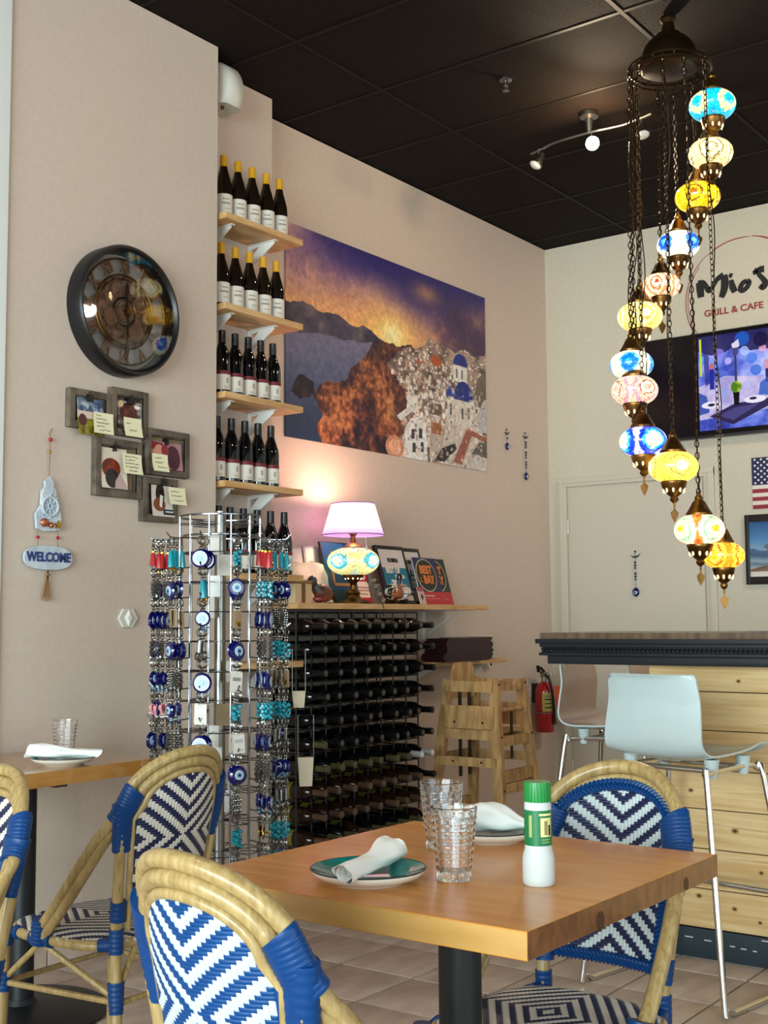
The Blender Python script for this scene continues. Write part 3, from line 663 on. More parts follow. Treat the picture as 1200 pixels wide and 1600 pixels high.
# crumpled sheet
g = MB(); n = 14; vs = []; rr = fbm(n+1, n+1, 3, 3, 9)
for yy in (0, .0015):
    for i in range(n+1):
        for j in range(n+1): vs.append((-.135+.27*i/n, yy-.035*(rr[i][j]-.5)-.03*(1-j/n), .19*j/n+(.012*rr[j][i] if j == n else 0)))
m_ = (n+1)**2; fs = []
for i in range(n):
    for j in range(n): a, b_, c, d = i*(n+1)+j, (i+1)*(n+1)+j, (i+1)*(n+1)+j+1, i*(n+1)+j+1; fs += [(a, b_, c, d), (m_+d, m_+c, m_+b_, m_+a)]
g.add(vs, fs); pp = g.build('crumpled_sheet', grain('soft_map_paper', '#d8c7b2', '#e6d9c8', nscale=14, rough=.8, c3='#b9c9c6'), recalc=False); pp.location = (4.475, 3.765, ZS+.001); pp.rotation_euler = (R(-8), 0, 0)
tag(pp, 'crumpled cream paper sheet standing behind the brown figurine', 'paper')
bx = thing('gift_box', 'cream box with brown band at the left end of the award shelf', 'box', (4.30, 3.70, ZS), R(8))
MB().box((-.07, -.04, 0), (.07, .04, .088), .002).build('carton', mat('cream_card', '#c9b08a', .7), bx); MB().box((-.018, -.0415, 0), (.014, .0415, .0895), .001).build('band', mat('brown_band', '#6d4a33', .6), bx); MB().box((-.072, -.042, .089), (.072, .042, .104), .002).build('lid', mat('tan_lid', '#8a633c', .5), bx)
fg = thing('bird_figurine', 'small brown carved figurine with a dark grey head', 'figurine', (4.45, 3.685, ZS), R(-10))
MB().ball((.022, 0, .048), .05, 16, (1.15, .7, .85), Matrix.Rotation(R(14), 4, 'Y')).build('body', grain('carved_brown', '#3a1c12', '#7a4526', nscale=18, rough=.4), fg)
MB().ball((-.045, 0, .102), .026, 14, (.95, .9, 1.1)).tube([(-.035, 0, .085), (-.015, 0, .06)], [.018, .026], 10).build('head', mat('grey_head', '#3c3a3b', .3), fg)
MB().prism([(-.066, .098), (-.085, .094), (-.066, .09)], -.006, .006).build('beak', M['clip'], fg)
MB().tube([(.06, 0, .045), (.085, 0, .03), (.10, 0, .012)], [.025, .016, .005], 8).build('tail', mat('dark_wing', '#23140f', .5), fg)
MB().ball((-.005, -.005, .02), .03, 10, (1.2, .9, .6)).build('chest', mat('red_chest', '#7a2320', .4), fg)

# table lamp
lp = thing('table_lamp', 'lit mosaic table lamp with lilac pleated shade', 'lamp', (4.725, 3.70, ZS))
MB().lathe([(.001, 0), (.085, 0), (.086, .006), (.07, .014), (.045, .022), (.034, .036), (.028, .045), (.036, .052), (.03, .06), (.018, .068), (.014, .088), (.016, .098), (.03, .112), (.052, .135), (.054, .142), (.05, .144), (.001, .144)], 32).build('base', M['brass'], lp)
g = MB()
for k in range(10): a = 2*PI*k/10; g.ball((.038*math.cos(a), .038*math.sin(a), .126), .006, 6, (1, 1, 1.6))
g.build('lit_slot', mat('lit_slot', '#000000', .5, emit='#fff0c8', estr=2.0), lp, kind='stuff')
def mosaic(name, bands, strength, meds=4, speck=55, kv=1.5, phase=0):
    """lit mosaic glass: medallions of coloured bands around the globe, broken into small tesserae"""
    m = mat(name, '#000000', .15); n, l, p = nodes_of(m)
    tc = n.new('ShaderNodeTexCoord'); sp_ = n.new('ShaderNodeSeparateXYZ'); l.new(tc.outputs['Object'], sp_.inputs[0])
    def mth(op, a, b=None):
        q = n.new('ShaderNodeMath'); q.operation = op
        for i, v in enumerate((a, b)):
            if v is None: continue
            if isinstance(v, (int, float)): q.inputs[i].default_value = v
            else: l.new(v, q.inputs[i])
        return q.outputs[0]
    vo = n.new('ShaderNodeTexVoronoi'); vo.inputs['Scale'].default_value = speck; l.new(tc.outputs['Object'], vo.inputs['Vector'])
    ang = mth('ARCTAN2', sp_.outputs['Y'], sp_.outputs['X'])
    fr = mth('SUBTRACT', mth('FRACT', mth('ADD', mth('MULTIPLY', ang, meds/(2*PI)), 10.5+phase)), .5)
    dx = mth('MULTIPLY', fr, 2.0*kv/1.5*4/meds); dz = mth('MULTIPLY', sp_.outputs['Z'], 1/.066)
    d = mth('SQRT', mth('ADD', mth('MULTIPLY', dx, dx), mth('MULTIPLY', dz, dz)))
    sv = n.new('ShaderNodeSeparateColor'); l.new(vo.outputs['Color'], sv.inputs[0])
    d = mth('ADD', d, mth('MULTIPLY', mth('SUBTRACT', sv.outputs['Red'], .5), .16))
    cr = n.new('ShaderNodeValToRGB'); cr.color_ramp.interpolation = 'CONSTANT'; e = cr.color_ramp.elements
    for i, (pos, c) in enumerate(bands):
        q = e[i] if i < 2 else e.new(pos); q.position = pos; q.color = lin(c)
    l.new(mth('MULTIPLY', d, .7), cr.inputs['Fac'])
    v2 = n.new('ShaderNodeTexVoronoi'); v2.feature = 'DISTANCE_TO_EDGE'; v2.inputs['Scale'].default_value = speck; l.new(tc.outputs['Object'], v2.inputs['Vector'])
    gr = n.new('ShaderNodeValToRGB'); gr.color_ramp.elements[0].position = .0; gr.color_ramp.elements[0].color = (.35, .3, .22, 1); gr.color_ramp.elements[1].position = .09; gr.color_ramp.elements[1].color = (1, 1, 1, 1)
    l.new(v2.outputs['Distance'], gr.inputs['Fac'])
    mx = n.new('ShaderNodeMix'); mx.data_type = 'RGBA'; mx.blend_type = 'MULTIPLY'; mx.inputs['Factor'].default_value = 1
    l.new(cr.outputs['Color'], mx.inputs[6]); l.new(gr.outputs['Color'], mx.inputs[7]); l.new(mx.outputs[2], p.inputs['Emission Color'])


    l.new(mth('MULTIPLY', mth('SUBTRACT', 1.25, mth('MULTIPLY', mth('MULTIPLY', dz, dz), .6)), strength), p.inputs['Emission Strength'])
    p.inputs['Coat Weight'].default_value = .5
    return m
def globe(r, hz, n=32):
    pr = []
    for i in range(17):
        a = -1.18+2.36*i/16; pr.append((r*math.cos(a)**.82, hz*math.sin(a)/math.sin(1.18)))
    return MB().lathe(pr, n)
gl = globe(.128, .066).build('mosaic_globe', mosaic('lamp_mosaic', [(0, '#fff3c9'), (.2, '#9fd4dc'), (.3, '#3fb0c4'), (.4, '#f0e6a0'), (.62, '#e8dc86'), (.8, '#bfe0d2')], 1.5), lp); gl.location = (0, 0, .206)
MB().lathe([(.05, .27), (.052, .276), (.03, .292), (.016, .30), (.012, .33), (.02, .338), (.02, .345), (.012, .352)], 20).build('neck', M['brass'], lp)
g = MB(); n = 72; vs = []; fs = []
for q in range(2):
    for k in range(n):
        a = 2*PI*k/n; j = 1+.012*(1 if k % 2 else -1); r_ = (.150 if q == 0 else .104)*j; vs.append((r_*math.cos(a), r_*math.sin(a), .335 if q == 0 else .488))
g.add(vs, [(k, (k+1) % n, n+(k+1) % n, n+k) for k in range(n)])
sm = mat('lit_lilac_shade', '#b99ade', .8); nn, ll, pp_ = nodes_of(sm); tr = nn.new('ShaderNodeBsdfTranslucent'); tr.inputs[0].default_value = lin('#c9a2ee'); mx = nn.new('ShaderNodeMixShader'); mx.inputs[0].default_value = .6
ll.new(pp_.outputs[0], mx.inputs[1]); ll.new(tr.outputs[0], mx.inputs[2]); ll.new(mx.outputs[0], nn['Material Output'].inputs[0])
g.build('lamp_shade', sm, lp, recalc=False)
for zz, rr_ in ((.335, .151), (.488, .105)): MB().torus((0, 0, zz), rr_, .003, 40, 6).build('shade_ring', mat('lilac_trim', '#8e73b8', .6), lp)
g = MB(); g.tube([(0, 0, .35), (0, 0, .39)], .012, 10); g.build('socket', M['bronze'], lp)
MB().ball((0, 0, .42), .024, 12, (1, 1, 1.25)).build('bulb', mat('lit_bulb', '#ffffff', .5, emit='#fff0da', estr=30), lp)
MB().tube([(-.035, -.10, .335), (-.04, -.11, .30), (-.04, -.115, .27)], .0015, 6).ball((-.04, -.115, .264), .006, 8, (1, 1, 1.6)).build('pull_chain', M['cap_w'], lp)
MB().tube(smooth_path([(.03, -.045, .12), (.055, -.10, .05), (.075, -.118, .002), (.082, -.125, -.03), (.07, -.13, -.06)]), .003, 6).build('power_cord', M['black'], lp)
pl = bpy.data.lights.new('table_lamp_bulb', 'POINT'); pl.energy = 12; pl.color = (1, .58, .40); pl.shadow_soft_size = .04
po = bpy.data.objects.new('table_lamp_bulb', pl); COL.objects.link(po); po.location = (4.725, 3.70, ZS+.46)
# posters and frames
t, w = leaning('blue_poster', 'blue framed award with orange square border behind the mosaic lamp', 'framed award', 4.655, 4.90, .315, 3.79, 12, mat('deep_blue_print', '#123f66', .35), black, border=.006)
g = MB(); 
for a in (((-.07, .09), (-.055, .25)), ((.055, .09), (.07, .25)), ((-.07, .235), (.07, .25)), ((-.07, .09), (.07, .105))): g.box((a[0][0], -.004, a[0][1]), (a[1][0], -.001, a[1][1]))
g.build('orange_border', mat('orange_print', '#c07a3c', .5), t); MB().box((-.117, -.003, .008), (.117, -.001, .07)).build('teal_band', mat('dark_teal_print', '#0d2f38', .4), t)
MB().box((-.05, -.003, .255), (.03, -.001, .264)).build('headline', mat('gold_print', '#d8a44c', .5), t)
t, w = leaning('red_poster', 'red and white framed poster right of the mosaic lamp', 'framed award', 4.86, 5.07, .295, 3.845, 12, print_mat('red_poster_print', paint_cells(60, 90, [(0, 0, 1, .62, '#b3262c'), (0, .60, 1, .62, '#d9cfc6'), (0, .70, 1, .72, '#8a6f66'), (0, .76, 1, .78, '#8a6f66'), (.1, .82, .9, .84, '#8a6f66'), (0, .9, 1, 1, '#a8323a')], '#d9cdc0'), .4), black, border=.007)
wh = mat('white_print', '#e6ddd2', .5)
text_mesh('lettering', 'FOOD', .075, wh, t, (.0, -.003, .205), width=.8, bold=.002); text_mesh('lettering', 'NEWS', .07, wh, t, (.0, -.003, .15), width=.8, bold=.002)
def florida(x0, x1, yb, year, label):
    t, w = leaning('framed_award', label, 'framed award', x0, x1, .325, yb, 17, print_mat('award_print', paint_cells(80, 100, [(0, .36, 1, .80, '#17718c')], '#d9d0c8'), .3), black, thick=.018, border=.022, group='black framed state awards')
    text_mesh('lettering', 'FLORIDA', .03, M['blackink'], t, (0, -.003, .242), width=.75, bold=.0012)
    text_mesh('lettering', 'BEST OF', .042, wh, t, (-.02, -.003, .185), width=.8, bold=.002); text_mesh('lettering', 'FLORIDA', .026, wh, t, (.03, -.003, .152), width=.8, bold=.001)
    text_mesh('lettering', year, .056, wh, t, (-.01, -.003, .112), width=.8, bold=.0025); return t
florida(5.105, 5.36, 3.765, '2023', 'black framed award reading BEST OF FLORIDA 2023 on the shelf')
florida(5.325, 5.58, 3.815, '2022', 'black award frame mostly hidden behind the FLORIDA 2023 frame')
def bay(x0, x1, yb, label, green):
    t, w = leaning('emblem_plaque', label, 'award plaque', x0, x1, .265, yb, 16, print_mat('bay_print', paint_cells(60, 80, [(0, .72, 1, 1, '#b5262b'), (.15, .80, .6, .82, '#e2bfb0'), (.15, .86, .8, .87, '#d98b80')], green), .35), M['cap_w'], thick=.01, group='round emblem award plaques')
    cx = -w*.12
    for rx, m_, d_ in ((.094, mat('ring_print', '#b9a98c', .5), .003), (.087, mat('olive_print', '#2c2a17', .5), .0042)):
        MB().prism([(cx+rx*math.cos(2*PI*k/40), .165+rx*math.sin(2*PI*k/40)) for k in range(40)], -.001, -d_).build('emblem', m_, t)
    o_ = mat('orange_letter', '#d97a35', .5)
    text_mesh('lettering', 'BEST', .062, o_, t, (cx, -.0055, .193), width=.85, bold=.003); text_mesh('lettering', 'BAY', .062, o_, t, (cx+.012, -.0055, .138), width=.85, bold=.003); text_mesh('lettering', 'of\nthe', .017, o_, t, (cx-.062, -.0055, .138), width=.9)
    return t
bay(5.385, 5.60, 3.745, 'navy plaque with round BEST BAY emblem beside the black frame', '#1b2152'); bay(5.51, 5.715, 3.765, 'dark green BEST BAY plaque, rightmost on the award shelf', '#1d2c22')
cd = thing('small_card', 'small folded pink and white card in front of the award plaques', 'card', (5.27, 3.66, ZS+.001), R(20), rot=(R(-14), 0, R(18)))
MB().box((-.055, 0, 0), (.055, .003, .09)).build('card_face', mat('pale_pink_card', '#d9b9ae', .6), cd); MB().box((-.055, -.0015, .07), (.055, .0045, .091)).build('red_strip', mat('salmon_strip', '#b0555a', .6), cd); MB().prism([(.015*math.cos(2*PI*k/20)+.0, .04+.015*math.sin(2*PI*k/20)) for k in range(20)], -.0005, -.002).build('dot', M['blackink'], cd)
sb = thing('bottle_ornament', 'small clear bottle lying on a stand with a copper model inside', 'ornament', (5.075, 3.67, ZS))
Mx = Matrix.Rotation(PI/2, 4, 'Y')
MB().lathe([(.001, -.085), (.036, -.085), (.04, -.078), (.04, .03), (.032, .052), (.015, .066), (.013, .092), (.016, .095), (.016, .1)], 22, (0, 0, .062), Mx).build('glass', M['glass'], sb)
g = MB(); g.ball((-.03, 0, .05), .022, 10, (1.6, .8, .6)); g.prism([(-.05, .055), (-.02, .088), (.0, .06)], -.003, .003); g.tube([(-.03, 0, .05), (-.03, 0, .09)], .003, 6); g.build('model', M['copper'], sb)
MB().box((-.07, -.022, 0), (-.05, .022, .026), .003).box((.02, -.022, 0), (.04, .022, .026), .003).box((-.07, -.006, .004), (.04, .006, .012)).build('stand', M['bronze'], sb)
MB().ball((.108, 0, .062), .017, 12).build('stopper', M['black'], sb); MB().tube([(-.01, 0, .098), (-.01, 0, .125)], .012, 10).torus((-.008, 0, .135), .015, .006, 16, 6, M=RY).build('handle', M['frame_k'], sb)
dw = thing('driftwood_piece', 'grey driftwood carving leaning beside the mosaic lamp base', 'carving', (4.85, 3.66, ZS))
MB().tube(smooth_path([(.065, 0, .008), (.05, .01, .04), (.02, .015, .08), (-.005, .01, .115)]), [.012+.008*math.sin(k*1.1) for k in range(19)], 10).tube(smooth_path([(.03, .01, .055), (.05, .02, .075), (.05, .02, .1)], 4), [.011]*8+[.004], 8).build('driftwood', grain('driftwood', '#4f463c', '#8b7d6b', nscale=25, rough=.8), dw)

# ---------------------------------------------------------------- wine rack and its bottles
RX1, RZ1, PT = 5.15, 1.245, .105; NC, NR = 9, 11
rk = thing('wine_rack', 'tall black wire wine rack under the award shelf', 'wine rack', (RX1-NC*PT/2, 3.75, 0))
for y in (-.13, .13):
    for i in range(NC+1): x = NC*PT/2-PT*i; MB().tube([(x, y, 0), (x, y, RZ1)], .0042, 6).build('upright_wire', M['rack_wire'], rk)
    for j in range(NR+1): z = RZ1-PT*j; MB().tube([(-NC*PT/2, y, z), (NC*PT/2, y, z)], .0036, 6).build('cross_wire', M['rack_wire'], rk)
g = MB()
for i in range(NC+1):
    for j in range(NR+1): x = NC*PT/2-PT*i; z = RZ1-PT*j; g.tube([(x, -.13, z), (x, .13, z)], .003, 4)
g.build('depth_wires', M['rack_wire'], rk, kind='stuff')
MYM = Matrix.Rotation(PI/2, 4, 'X')       # z -> -y
def lying(gm, cm, em):
    o = bpy.data.objects.new('rack_bottle', None); COL.objects.link(o)
    MB().lathe([(.03, 0), (.036, .003), (.0375, .012), (.0375, .17), (.034, .192), (.022, .216), (.0155, .236), (.0142, .27)], 18, M=MYM).build('glass', M[gm], o)
    c = MB().lathe([(.0158, .232), (.0158, .29), (.0165, .291), (.0165, .299), (.012, .3)], 14, M=MYM); c.m = 1; c.lathe([(.0118, .3002), (.009, .3012), (.0001, .3012)], 14, M=MYM, caps=False); c.torus((0, -.3005, 0), .006, .0016, 10, 4, M=RY)
    c.build('capsule', [M[cm], M[em]], o); return o
PRO = {'k': lying('bottle_r', 'cap_k', 'cork_end'), 'o': lying('bottle_r', 'cap_o', 'cork_end'), 'p': lying('bottle_c', 'cap_p', 'cork_end'), 'w': lying('bottle_r', 'cap_w', 'white'), 'n': lying('bottle_r', 'cap_k', 'cap_k')}
lb = MB(); lb.lathe([(.0378, .075), (.0378, .12)], 18, M=MYM, caps=False); lb.build('label', M['label_dim'], PRO['p'], recalc=False)
KN = {'k': 'dark wine bottle with grey foil end', 'o': 'dark wine bottle with olive gold foil', 'p': 'amber wine bottle with copper foil', 'w': 'dark wine bottle with white foil', 'n': 'dark wine bottle with black foil'}
pat = ['nkkkkkkkk', 'nkkkkkkkk', 'nkkkkkkkk', 'nkkkkkkkk', 'nkkkkkkkk', 'kkkkkkkko', 'wwooooooo', 'nppppppppp'[:9], 'ppppppppp', 'poooopoop', 'wwwwooooo']
used = set()
for j in range(NR):
    for i in range(NC):
        q = pat[j][i]; x = RX1-PT*(i+.5)+random.uniform(-.006, .006); z = RZ1-PT*(j+1)+.0415; y = 3.79+random.uniform(-.012, .012)
        lab = f"{KN[q]}, rack {ORD[j]} row from top, {ORD[i]} from right"
        if q not in used: used.add(q); o = PRO[q]; o.location = (x, y, z)
        else: o = dup(PRO[q], (x, y, z))
        tag(o, lab, 'bottle', 'bottles lying in the wire wine rack')

# ---------------------------------------------------------------- menu shelf
ms = thing('menu_shelf', 'short low pine shelf holding the stacked menus', 'shelf', (5.80, YA, .962)); MB().box((-.42, -.24, 0), (.34, 0, .022), .002).build('board', M['shelfwood'], ms)
for x in (-.3, .2): g = MB(); g.box((x-.01, -.005, -.11), (x+.01, 0, 0)); g.prism([(-.005, -.1), (-.013, -.1), (-.17, -.012), (-.17, 0), (-.005, 0)], x-.003, x+.003, 'yz'); g.build('bracket', M['white'], ms)
def menu_me(w, d, m):
    c = MB(); c.box((-w/2, -d/2, 0), (w/2, d/2, .003)); c.box((-w/2, -d/2, .0105), (w/2, d/2, .0135)); c.box((-w/2, -d/2-.002, 0), (w/2, -d/2+.001, .0135)); return c.mesh('cover', m), MB().box((-w/2+.006, -d/2+.004, .003), (w/2-.02, d/2-.006, .0105)).mesh('pages', m)
for kind, n_, xc, yc, w_, d_, m in (('maroon_menu', 9, 5.625, 3.70, .44, .15, M['maroon']), ('charcoal_menu', 9, 5.95, 3.84, .36, .125, M['charcoal'])):
    a, b_ = menu_me(w_, d_, m)
    for k in range(n_):
        lab = f"{'maroon' if kind[0] == 'm' else 'charcoal'} menu folder on the low shelf, {ORD[k]} from the bottom of its stack"
        t = thing(kind, lab, 'menu', (xc+random.uniform(-.012, .014)+(.004*k if kind[0] == 'm' else 0), yc+random.uniform(-.002, .002), .9845+.0137*k), R(random.uniform(-1, 1)), group=kind.split('_')[0]+' menus stacked on the low shelf')
        link('cover', a, t); link('pages', b_, t)
cornr = M['steel']
# ---------------------------------------------------------------- fittings on the alcove wall
sn = thing('door_chime_puck', 'small round white fitting with dark centre near the high chairs', 'wall fitting', (6.27, YA, .945))
MB().lathe([(.0, 0), (.028, 0), (.028, .03), (.024, .04), (0, .041)], 24, M=RY).build('body', M['whiteplastic'], sn); MB().ball((.008, -.04, .002), .011, 12, (1, .5, 1.4)).build('dark_eye', M['blackink'], sn)
fe = thing('fire_extinguisher', 'red fire extinguisher with orange tag hung on the wall', 'extinguisher', (6.845, 3.84, .505))
MB().lathe([(.0, 0), (.054, 0), (.058, .006), (.058, .255), (.05, .285), (.03, .305), (.02, .312), (.0, .312)], 28).build('cylinder', M['ext_red'], fe)
MB().tube([(0, 0, .31), (0, 0, .345)], .016, 12).build('neck', M['steel'], fe)
g = MB(); g.box((-.016, -.02, .34), (.02, .02, .37), .004); g.build('valve', M['steel'], fe)
MB().beam((.02, 0, .36), (-.085, -.01, .378), .02, .007).beam((-.085, -.01, .378), (-.098, -.012, .415), .02, .007).build('carry_handle', M['black'], fe)
MB().beam((.0, 0, .375), (-.07, -.012, .405), .018, .006).build('squeeze_lever', M['black'], fe)
MB().lathe([(0, 0), (.016, 0), (.016, .012), (0, .013)], 16, (.03, -.02, .357), RY).build('gauge', M['chrome'], fe)
MB().tube(smooth_path([(-.012, -.02, .355), (-.045, -.06, .33), (-.035, -.075, .25), (-.012, -.072, .15), (.0, -.068, .095)]), .009, 8).build('hose', M['black'], fe)
MB().tube([(.0, -.068, .095), (.003, -.066, .05)], [.009, .014], 10).build('nozzle', M['black'], fe)
lm = mat('cream_olive_label', '#a79c54', .5); g = MB(); n = 16
vs = [(.0588*math.cos(a), .0588*math.sin(a), z) for z in (.13, .245) for a in [R(-165+150*i/n) for i in range(n+1)]]
g.add(vs, [(i, i+1, n+2+i, n+1+i) for i in range(n)]); g.build('label', lm, fe, recalc=False)
g = MB(); vs = [(.0594*math.cos(a), .0594*math.sin(a), z) for z in (.15, .158, .175, .181, .2, .208, .222, .226) for a in [R(-150+110*i/n) for i in range(n+1)]]
for q in range(0, 8, 2): g.add(vs[q*(n+1):(q+2)*(n+1)], [(i, i+1, n+2+i, n+1+i) for i in range(n)])
g.build('label_lines', M['blackink'], fe, recalc=False)
MB().torus((0, 0, .12), .0595, .004, 28, 6, sc=(1, 1)).build('strap', M['steel'], fe)
MB().add([(.03, -.05, .29), (.115, -.06, .275), (.125, -.06, .155), (.05, -.055, .14), (.031, -.052, .29), (.116, -.062, .275), (.126, -.062, .155), (.051, -.057, .14)], [(0, 1, 2, 3), (7, 6, 5, 4), (0, 4, 5, 1), (1, 5, 6, 2), (2, 6, 7, 3), (3, 7, 4, 0)]).build('inspection_tag', M['orange_tag'], fe)
MB().box((-.02, .05, .18), (.02, .08, .30), .003).build('wall_hook', M['black'], fe)

def hanging_eye(loc, rz, label, parts, s=1):
    t = thing('evil_eye_hanging', label, 'wall ornament', loc, rz, group='evil eye hangings on the walls'); z = 0
    MB().ball((0, -.008, 0), .006*s, 8).build('pin', M['black'], t)
    g = MB(); L_ = parts*.016*s; g.tube([(0, -.008, 0), (0, -.01, -L_-.05*s)], .0014, 5); g.build('cord', M['navy_paint'], t)
    for k in range(parts):
        MB().ball((0, -.011, -.03*s-.016*s*k), .0066*s, 8).build('bead', [M['navy_paint'], M['eye_white'], M['bronze'], M['black']][k % 4], t)
    zz = -L_-.07*s
    MB().prism([(-.03*s, -.02*s), (-.01*s, -.028*s), (.012*s, -.026*s), (.034*s, -.012*s), (.014*s, -.034*s), (-.01*s, -.036*s)], -.007, -.012).build('bow', M['black'], t)
    MB().ball((0, -.012, zz), .021*s, 14, (1, .5, 1.25)).build('drop', M['eye_navy'], t); MB().lathe([(0, 0), (.011*s, 0), (.009*s, .004), (0, .005)], 14, (0, -.021, zz-.004), RY).build('iris', M['eye_white'], t); MB().lathe([(0, 0), (.006*s, 0), (.004*s, .003), (0, .004)], 12, (0, -.025, zz-.004), RY).build('pupil', M['eye_navy'], t)
hanging_eye((6.557, YA, 2.39), 0, 'short evil eye hanging on the wall right of the mural', 3, .9)
hanging_eye((6.787, YA, 2.395), 0, 'longer beaded evil eye hanging near the room corner', 13, 1)
hanging_eye((XE-.008, 3.312, 1.625), R(-90), 'blue evil eye drop hanging on the pale door', 10, 1.1)

# ---------------------------------------------------------------- wooden high chair
hc = thing('high_chair', 'tall wooden high chair with slanted legs beside the wine rack', 'high chair', (5.47, 3.42, 0), R(2))
tp, bt, H_ = .135, .215, .90
P = lambda sx, sy, z: Vector((sx*(bt-(bt-tp)*z/H_), sy*(bt-(bt-tp)*z/H_), z))
for sx in (-1, 1):
    for sy in (-1, 1): MB().beam(P(sx, sy, 0), P(sx, sy, H_), .046 if 0 else .034, .05, (0, 1, 0)).build('leg', M['oak'], hc)
    o_ = .021*sx
    for z, h, nm in ((.868, .055, 'top_rail'), (.715, .115, 'side_board'), (.495, .045, 'rung')) + (((.628, .05, 'seat_rail'),) if sx < 0 else ((.60, .05, 'seat_rail'),)):
        a, c = P(sx, -1, z), P(sx, 1, z); a.x += o_*(.2 if nm == 'seat_rail' else 1); c.x += o_*(.2 if nm == 'seat_rail' else 1); MB().beam(a, c, .018, h).build(nm, M['oak'], hc)
    g = MB()
    for z in (.69, .495):
        for sy in (-.6, .5): g.ball((P(sx, 0, z).x+sx*.031, sy*.15, z), .006, 8)
    g.build('screw', M['bronze'], hc, kind='stuff')
g = MB()
for sx in (-1, 1):
    for z in (.88, .62, .36): q = P(sx, -1, z); g.ball((q.x, q.y-.026, z), .006, 8)
g.build('screw', M['bronze'], hc, kind='stuff')
for z, h, nm in ((.595, .05, 'foot_rest'), (.425, .055, 'rung'), (.365, .05, 'rung')):
    a, c = P(-1, -1, z), P(1, -1, z); a.y -= .004; c.y -= .004; a.x += .02; c.x -= .02; MB().beam(a, c, .024, h).build(nm, M['oak'], hc)
for z in (.50, .25):
    a, c = P(-1, 1, z), P(1, 1, z); a.y += .01; c.y += .01; MB().beam(a, c, .02, .05).build('rung', M['oak'], hc)
MB().box((-.145, -.14, .632), (.145, .15, .648), .003).build('seat', M['oak'], hc)
o_ = [(-.115, .845), (.115, .845), (.115, .90), (.07, .90), (.05, .875), (-.05, .875), (-.07, .90), (-.115, .90)]
MB().prism(o_, -.155, -.135).build('front_bar', M['oak'], hc)
MB().tube([(-.12, -.15, .75), (.12, -.15, .75)], .012, 10).build('crotch_bar', M['oak'], hc)
o_ = [(-.11, .80), (.11, .80), (.115, .90), (.095, .965), (.07, .985), (-.07, .985), (-.095, .965), (-.115, .90)]
MB().prism(o_, .125, .141).build('backrest', M['oak'], hc)
for x in (-.05, .045): MB().box((x-.013, .118, .40), (x+.013, .124, .84)).build('strap', M['black'], hc)
MB().box((.0, -.15, .50), (.022, -.146, .74)).build('strap', M['black'], hc)
# ---------------------------------------------------------------- keychain spinner
KX, KY = 2.99, 2.91
ks = thing('keychain_spinner', 'tall chrome wire spinner rack covered in evil eye keychains', 'display rack', (KX, KY, 0))
MB().tube([(0, 0, .02), (0, 0, 1.575)], .019, 16).build('pole', M['steel'], ks)
MB().lathe([(0, 0), (.21, 0), (.21, .012), (.06, .022), (.03, .05), (0, .05)], 36).build('base', M['steel'], ks)
for z, r_ in ((1.555, .138), (1.49, .125), (.40, .138)): MB().torus((0, 0, z), r_, .0035, 44, 6).build('ring', M['wire'], ks)
NA = 12; ang0 = R(44+15)                  # twelve columns of hooks
LV = [1.475-.098*k for k in range(11)]
for c in range(NA):
    a = ang0+2*PI*c/NA; u = Vector((math.cos(a), math.sin(a), 0))
    MB().tube([u*.138+Vector((0, 0, .40)), u*.138+Vector((0, 0, 1.555))], .003, 6).build('upright', M['wire'], ks)
KEEP = [c for c in range(NA) if math.cos(ang0+2*PI*c/NA-R(44)) < .3]          # the back columns hang empty
g = MB()
for z in [1.53-.098*k for k in range(12)]:
    for c in range(NA):
        a, b_ = ang0+2*PI*c/NA, ang0+2*PI*(c+1)/NA
        if (c+int(z*10)) % 2: g.tube([(.138*math.cos(a), .138*math.sin(a), z), (.138*math.cos(b_), .138*math.sin(b_), z)], .0018, 5)
        g.tube([(.019*math.cos(a), .019*math.sin(a), z), (.138*math.cos(a), .138*math.sin(a), z)], .0018, 5)
g.build('cross_wires', M['wire'], ks, kind='stuff')
hook = MB().tube([(.138, 0, .004), (.20, 0, 0), (.226, 0, .002), (.242, 0, .016)], .0022, 6).mesh('hook', M['wire'])
for c in range(NA):
    for z in LV:
        if c in KEEP: h = link('hook', hook, ks); h.location = (0, 0, z); h.rotation_euler = (0, 0, ang0+2*PI*c/NA)
# keychain kinds: hung from the origin, local x along the hook
KM = [M['steel'], M['eye_navy'], M['eye_white'], M['eye_sky'], M['turq'], M['pink'], M['gold'], M['red'], M['cream_warp'], M['kraft'], M['black']]
RXM = Matrix.Rotation(PI/2, 4, 'Y')         # lathe axis -> local x
def disc_eye(g, z, r):
    g.m = 1; g.lathe([(0, -.005), (r*.8, -.005), (r, 0), (r*.8, .005), (0, .005)], 18, (0, 0, z), RXM)
    for q, m_, d in ((.56, 2, .0062), (.36, 3, .0072), (.2, 1, .0082)): g.m = m_; g.lathe([(r*q, .004), (r*q*.9, d), (0, d)], 14, (0, 0, z), RXM, caps=False); g.lathe([(r*q, -.004), (r*q*.9, -d), (0, -d)], 14, (0, 0, z), RXM, caps=False)
def ring_top(g): g.m = 0; g.torus((0, 0, -.012), .0115, .0021, 14, 5, RXM); g.torus((0, 0, -.027), .005, .0013, 8, 4, RY); g.torus((0, 0, -.035), .005, .0013, 8, 4, RXM)
